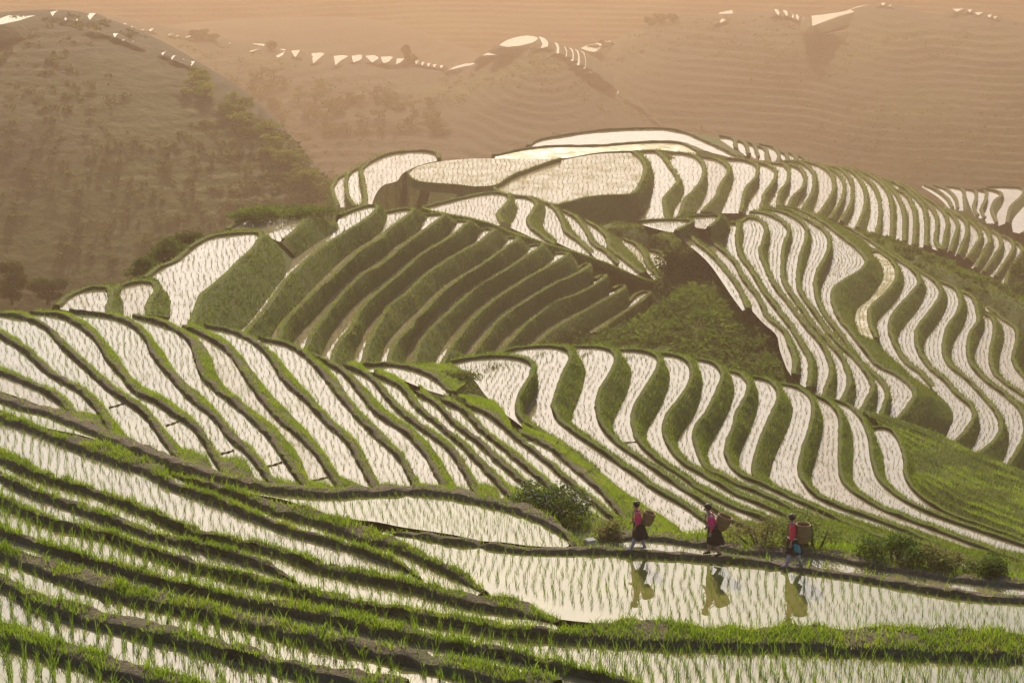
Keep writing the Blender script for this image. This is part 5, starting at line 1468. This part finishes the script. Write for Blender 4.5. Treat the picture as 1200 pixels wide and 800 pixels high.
def basket(label, pos, r0, r1, h, tilt, roll=0.0, scale=1.0, bulge=.03):
    root = empty('basket', pos); root.rotation_euler = (roll, tilt, 0); root.scale = (scale,) * 3
    tag(root, label, 'basket', 'woven back baskets')
    rows = []
    n = 56; m = 30
    for i in range(m + 1):
        q = i / m; rad = r0 + (r1 - r0) * q ** .75 + bulge * math.sin(q * math.pi); ring = []
        for k in range(n + 1):
            an = 2 * math.pi * k / n
            wv = .006 * (1 if ((k // 2 + i // 1) % 2) else -1)
            sq = 1 / max(abs(math.cos(an)), abs(math.sin(an))) ** (.5 * (1 - q))
            ring.append(((rad * (1 + .0 * sq) + wv) * math.cos(an), (rad + wv) * math.sin(an) * .92, q * h))
        rows.append(np.array(ring))
    inner = []
    for i in range(m, -1, -3):
        q = i / m; rad = (r0 + (r1 - r0) * q ** .75 + bulge * math.sin(q * math.pi)) - .018
        inner.append(np.array([(rad * math.cos(2 * math.pi * k / n), rad * .92 * math.sin(2 * math.pi * k / n), max(q * h, .02)) for k in range(n + 1)]))
    bot = np.array([(0, 0, .02)] * (n + 1))
    V, F = strip([np.array([(0, 0, 0.0)] * (n + 1))] + rows + inner + [bot]); mesh_from('basket_body', V, F, M['weave'], root)
    for zz, rr_, th in ((h, r1, .016), (h * .5, r0 + (r1 - r0) * .5 ** .75 + bulge, .009)):
        ring = [Vector(((rr_ + .006) * math.cos(q), (rr_ + .006) * .92 * math.sin(q), zz)) for q in np.linspace(0, 2 * math.pi, 33)]
        V, F = tube(ring, [th] * 33, 6); mesh_from('rim' if zz == h else 'hoop', V, F, M['weave_rim'], root)
    return root

def strap_pair(root, J, bx, inv):
    for s in ('n', 'f'):
        sh = Vector(J['sh_' + s]); ch = Vector(J['chest']); sg = -1 if s == 'n' else 1
        y = ch.y + sg * .105
        pts = [Vector((bx[0], y * .8, bx[1] + .06)), Vector((sh.x + .09, y, sh.z + .03)), Vector((sh.x, y, sh.z + .085)), Vector((sh.x - .10, y, sh.z + .02)), Vector((ch.x - .145, y, ch.z - .10)), Vector((ch.x - .10, y * 1.25, ch.z - .24)), Vector((bx[0], y * 1.1, bx[1] - .22))]
        pts = [Vector(p) for p in spline([tuple(p) for p in pts], 5)]
        V, F = tube([inv @ p for p in pts], [.013] * len(pts), 6); mesh_from('strap', V, F, M['strap'], root)

J1 = dict(pelvis=(0,0,.80), spine=(-.01,0,.98), chest=(-.04,0,1.16), neck=(-.065,0,1.30), head=(-.085,0,1.365), head2=(-.10,0,1.44), head3=(-.095,0,1.51), face=(-1,-.12,-.18),
          sh_n=(-.035,-.165,1.225), el_n=(.01,-.215,1.0), wr_n=(-.10,-.19,.82), sh_f=(-.035,.165,1.225), el_f=(-.05,.215,1.0), wr_f=(-.17,.15,.90),
          hip_n=(0,-.085,.77), kn_n=(-.12,-.085,.44), an_n=(-.20,-.08,.075), to_n=(-.31,-.085,.03), hip_f=(0,.085,.77), kn_f=(.04,.085,.43), an_f=(.19,.08,.095), to_f=(.085,.085,.03), hem=.40, swing=.04)
J2 = dict(J1, pelvis=(0.02,0,.80), chest=(-.07,0,1.14), spine=(-.015,0,.98), neck=(-.115,0,1.27), head=(-.145,0,1.33), head2=(-.165,0,1.40), head3=(-.16,0,1.47), face=(-1,-.2,-.3),
          sh_n=(-.07,-.16,1.20), el_n=(-.02,-.21,.97), wr_n=(-.06,-.19,.78), sh_f=(-.07,.16,1.20), el_f=(-.07,.21,.98), wr_f=(-.16,.17,.82),
          kn_n=(.03,-.085,.42), an_n=(.21,-.08,.10), to_n=(.11,-.085,.03), kn_f=(-.08,.085,.44), an_f=(-.09,.08,.075), to_f=(-.20,.085,.03), hem=.37, swing=.07)
J3 = dict(J1, chest=(-.03,0,1.18), neck=(-.05,0,1.32), head=(-.065,0,1.385), head2=(-.08,0,1.46), head3=(-.075,0,1.53), face=(-1,-.05,-.1), sh_n=(-.025,-.165,1.24), el_n=(-.04,-.215,1.01), wr_n=(-.075,-.21,.80),
          sh_f=(-.025,.165,1.24), el_f=(0,.21,1.01), wr_f=(-.10,.18,.83), kn_n=(-.09,-.085,.44), an_n=(-.17,-.08,.075), to_n=(-.28,-.085,.03), kn_f=(.06,.085,.44), an_f=(.24,.08,.09), to_f=(.13,.085,.03), hem=.42, swing=.04)
pt = [t for t in T if t.get('role') == 'people'][0]
def path_point(px):
    """the crown of the footpath bund below a photo column"""
    crown = pt['bund'][3]; x, y, f = project(crown); k = int(np.argmin(np.abs(x - px)))
    q = crown[k] * .5 + pt['bund'][2][k] * .5
    return tuple(q + np.array([0, 0, -.012]))
PL = [('woman in a pink jacket and black skirt leading the line on the bund', 746, J1, M['pink'], M['black'], dict(collar=M['pink'], legging=M['legwrap'], shoe=M['lilac'], belt=M['black']), 1.0),
      ('woman in a magenta jacket with white collar, leaning forward in the middle of the line', 836, J2, M['magenta'], M['black'], dict(collar=M['white'], legging=M['skin'], shoe=M['black'], belt=M['black']), 1.08),
      ('woman in a red jacket with a teal cloth at her waist, last in the line', 927, J3, M['red'], M['black'], dict(collar=M['red'], legging=M['legwrap'], shoe=M['lilac'], belt=M['white']), 1.05)]
BK = [('small round basket with dark hollow mouth on the back of the leading woman', (.225, 0, .82), .11, .165, .40, .26), ('wide bowl-shaped basket on the back of the woman in the middle', (.20, 0, .77), .10, .20, .42, .34), ('tall bucket-shaped basket on the back of the last woman', (.235, 0, .74), .15, .195, .54, .05)]
for (lab, px, J, top, sk, ex, sc_), (bl, bo, r0, r1, hh_, tl) in zip(PL, BK):
    pos = Vector(path_point(px)); yaw = -0.10
    per = person(lab, tuple(pos), J, top, sk, ex, sc_, yaw)
    rotm = Matrix.Rotation(yaw, 4, 'Z')
    bpos = pos + rotm @ (Vector(bo) * sc_)
    bk = basket(bl, tuple(bpos), r0, r1, hh_, tl, 0.0, sc_, .035 if hh_ < .6 else .01)
    bk.rotation_euler = (0, tl, yaw)
    inv = Matrix.Rotation(-tl, 4, 'Y') @ Matrix.Translation(-Vector(bo))
    strap_pair(bk, J, (bo[0] - .06, bo[2] + hh_ * .72), inv)
    if top is M['red']:
        # teal cloth tied at the hip
        rows = []
        for q in np.linspace(0, 1, 8):
            rows.append(np.array([(.0 + .17 * u + .05 * q, -.165 - .045 * q - .02 * math.sin(u * 9 + q * 3), .74 - .24 * q + .02 * math.sin(u * 6)) for u in np.linspace(0, 1, 14)]))
        back_ = [r + np.array([0, .012, 0]) for r in rows[::-1]]
        V, F = strip(rows + back_); mesh_from('apron', V, F, M['teal'], per)
# ------------------------------------------------------------------ camera, air, light
cam = bpy.data.cameras.new('camera'); co = bpy.data.objects.new('camera', cam); C.objects.link(co)
cam.sensor_fit = 'HORIZONTAL'; cam.sensor_width = 36.0; cam.lens = FPX / 1200.0 * 36.0
cam.clip_start = 0.5; cam.clip_end = 8000
co.rotation_euler = (math.pi / 2 - PITCH, 0, 0)
scene.camera = co

hz = bpy.data.meshes.new('haze'); bmh = bmesh.new(); bmesh.ops.create_cube(bmh, size=1.0)
X0, X1, Y0, Y1, Z0, Z1 = -2200, 2200, -60, 3700, -520, 7
for v in bmh.verts:
    v.co = ((X0 + X1) / 2 + v.co.x * (X1 - X0), (Y0 + Y1) / 2 + v.co.y * (Y1 - Y0), (Z0 + Z1) / 2 + v.co.z * (Z1 - Z0))
bmh.to_mesh(hz); bmh.free()
ho = link('haze', hz); tag(ho, kind='stuff')
hm, nt, out = mat('haze')
pv = nt.nodes.new('ShaderNodeVolumePrincipled')
pv.inputs['Color'].default_value = (*HAZE_COL, 1); pv.inputs['Density'].default_value = HAZE_D
pv.inputs['Anisotropy'].default_value = HAZE_G
nt.links.new(pv.outputs[0], out.inputs['Volume'])
hz.materials.append(hm)

w = bpy.data.worlds.new('World'); scene.world = w; w.use_nodes = True
nt = w.node_tree; bg = nt.nodes['Background']
sky = nt.nodes.new('ShaderNodeTexSky'); sky.sky_type = 'NISHITA'; sky.sun_disc = False
sky.sun_elevation = math.radians(SUN_EL); sky.sun_rotation = math.radians(SUN_AZ)
sky.air_density = 1.0; sky.dust_density = SKY_DUST; sky.ozone_density = 1.0; sky.altitude = 800
nt.links.new(sky.outputs[0], bg.inputs['Color']); bg.inputs['Strength'].default_value = SKY_S
sl = bpy.data.lights.new('sun', 'SUN'); so = bpy.data.objects.new('sun', sl); C.objects.link(so)
sl.energy = SUN_E; sl.angle = math.radians(0.6); sl.color = SUN_COL
el, az = math.radians(SUN_EL), math.radians(SUN_AZ)
sd = Vector((math.sin(az) * math.cos(el), math.cos(az) * math.cos(el), math.sin(el)))
so.rotation_euler = sd.to_track_quat('Z', 'Y').to_euler()
so.location = (0, 0, 60)
scene.view_settings.view_transform = 'Standard'; scene.view_settings.look = 'None'
scene.view_settings.exposure = EXPO; scene.view_settings.gamma = 1.0
scene.view_settings.use_curve_mapping = False
cy = scene.cycles
cy.max_bounces = 5; cy.diffuse_bounces = 2; cy.glossy_bounces = 2; cy.transmission_bounces = 3; cy.volume_bounces = 1; cy.transparent_max_bounces = 4
cy.use_denoising = True
cy.caustics_reflective = False; cy.caustics_refractive = False
cy.sample_clamp_indirect = 6.0
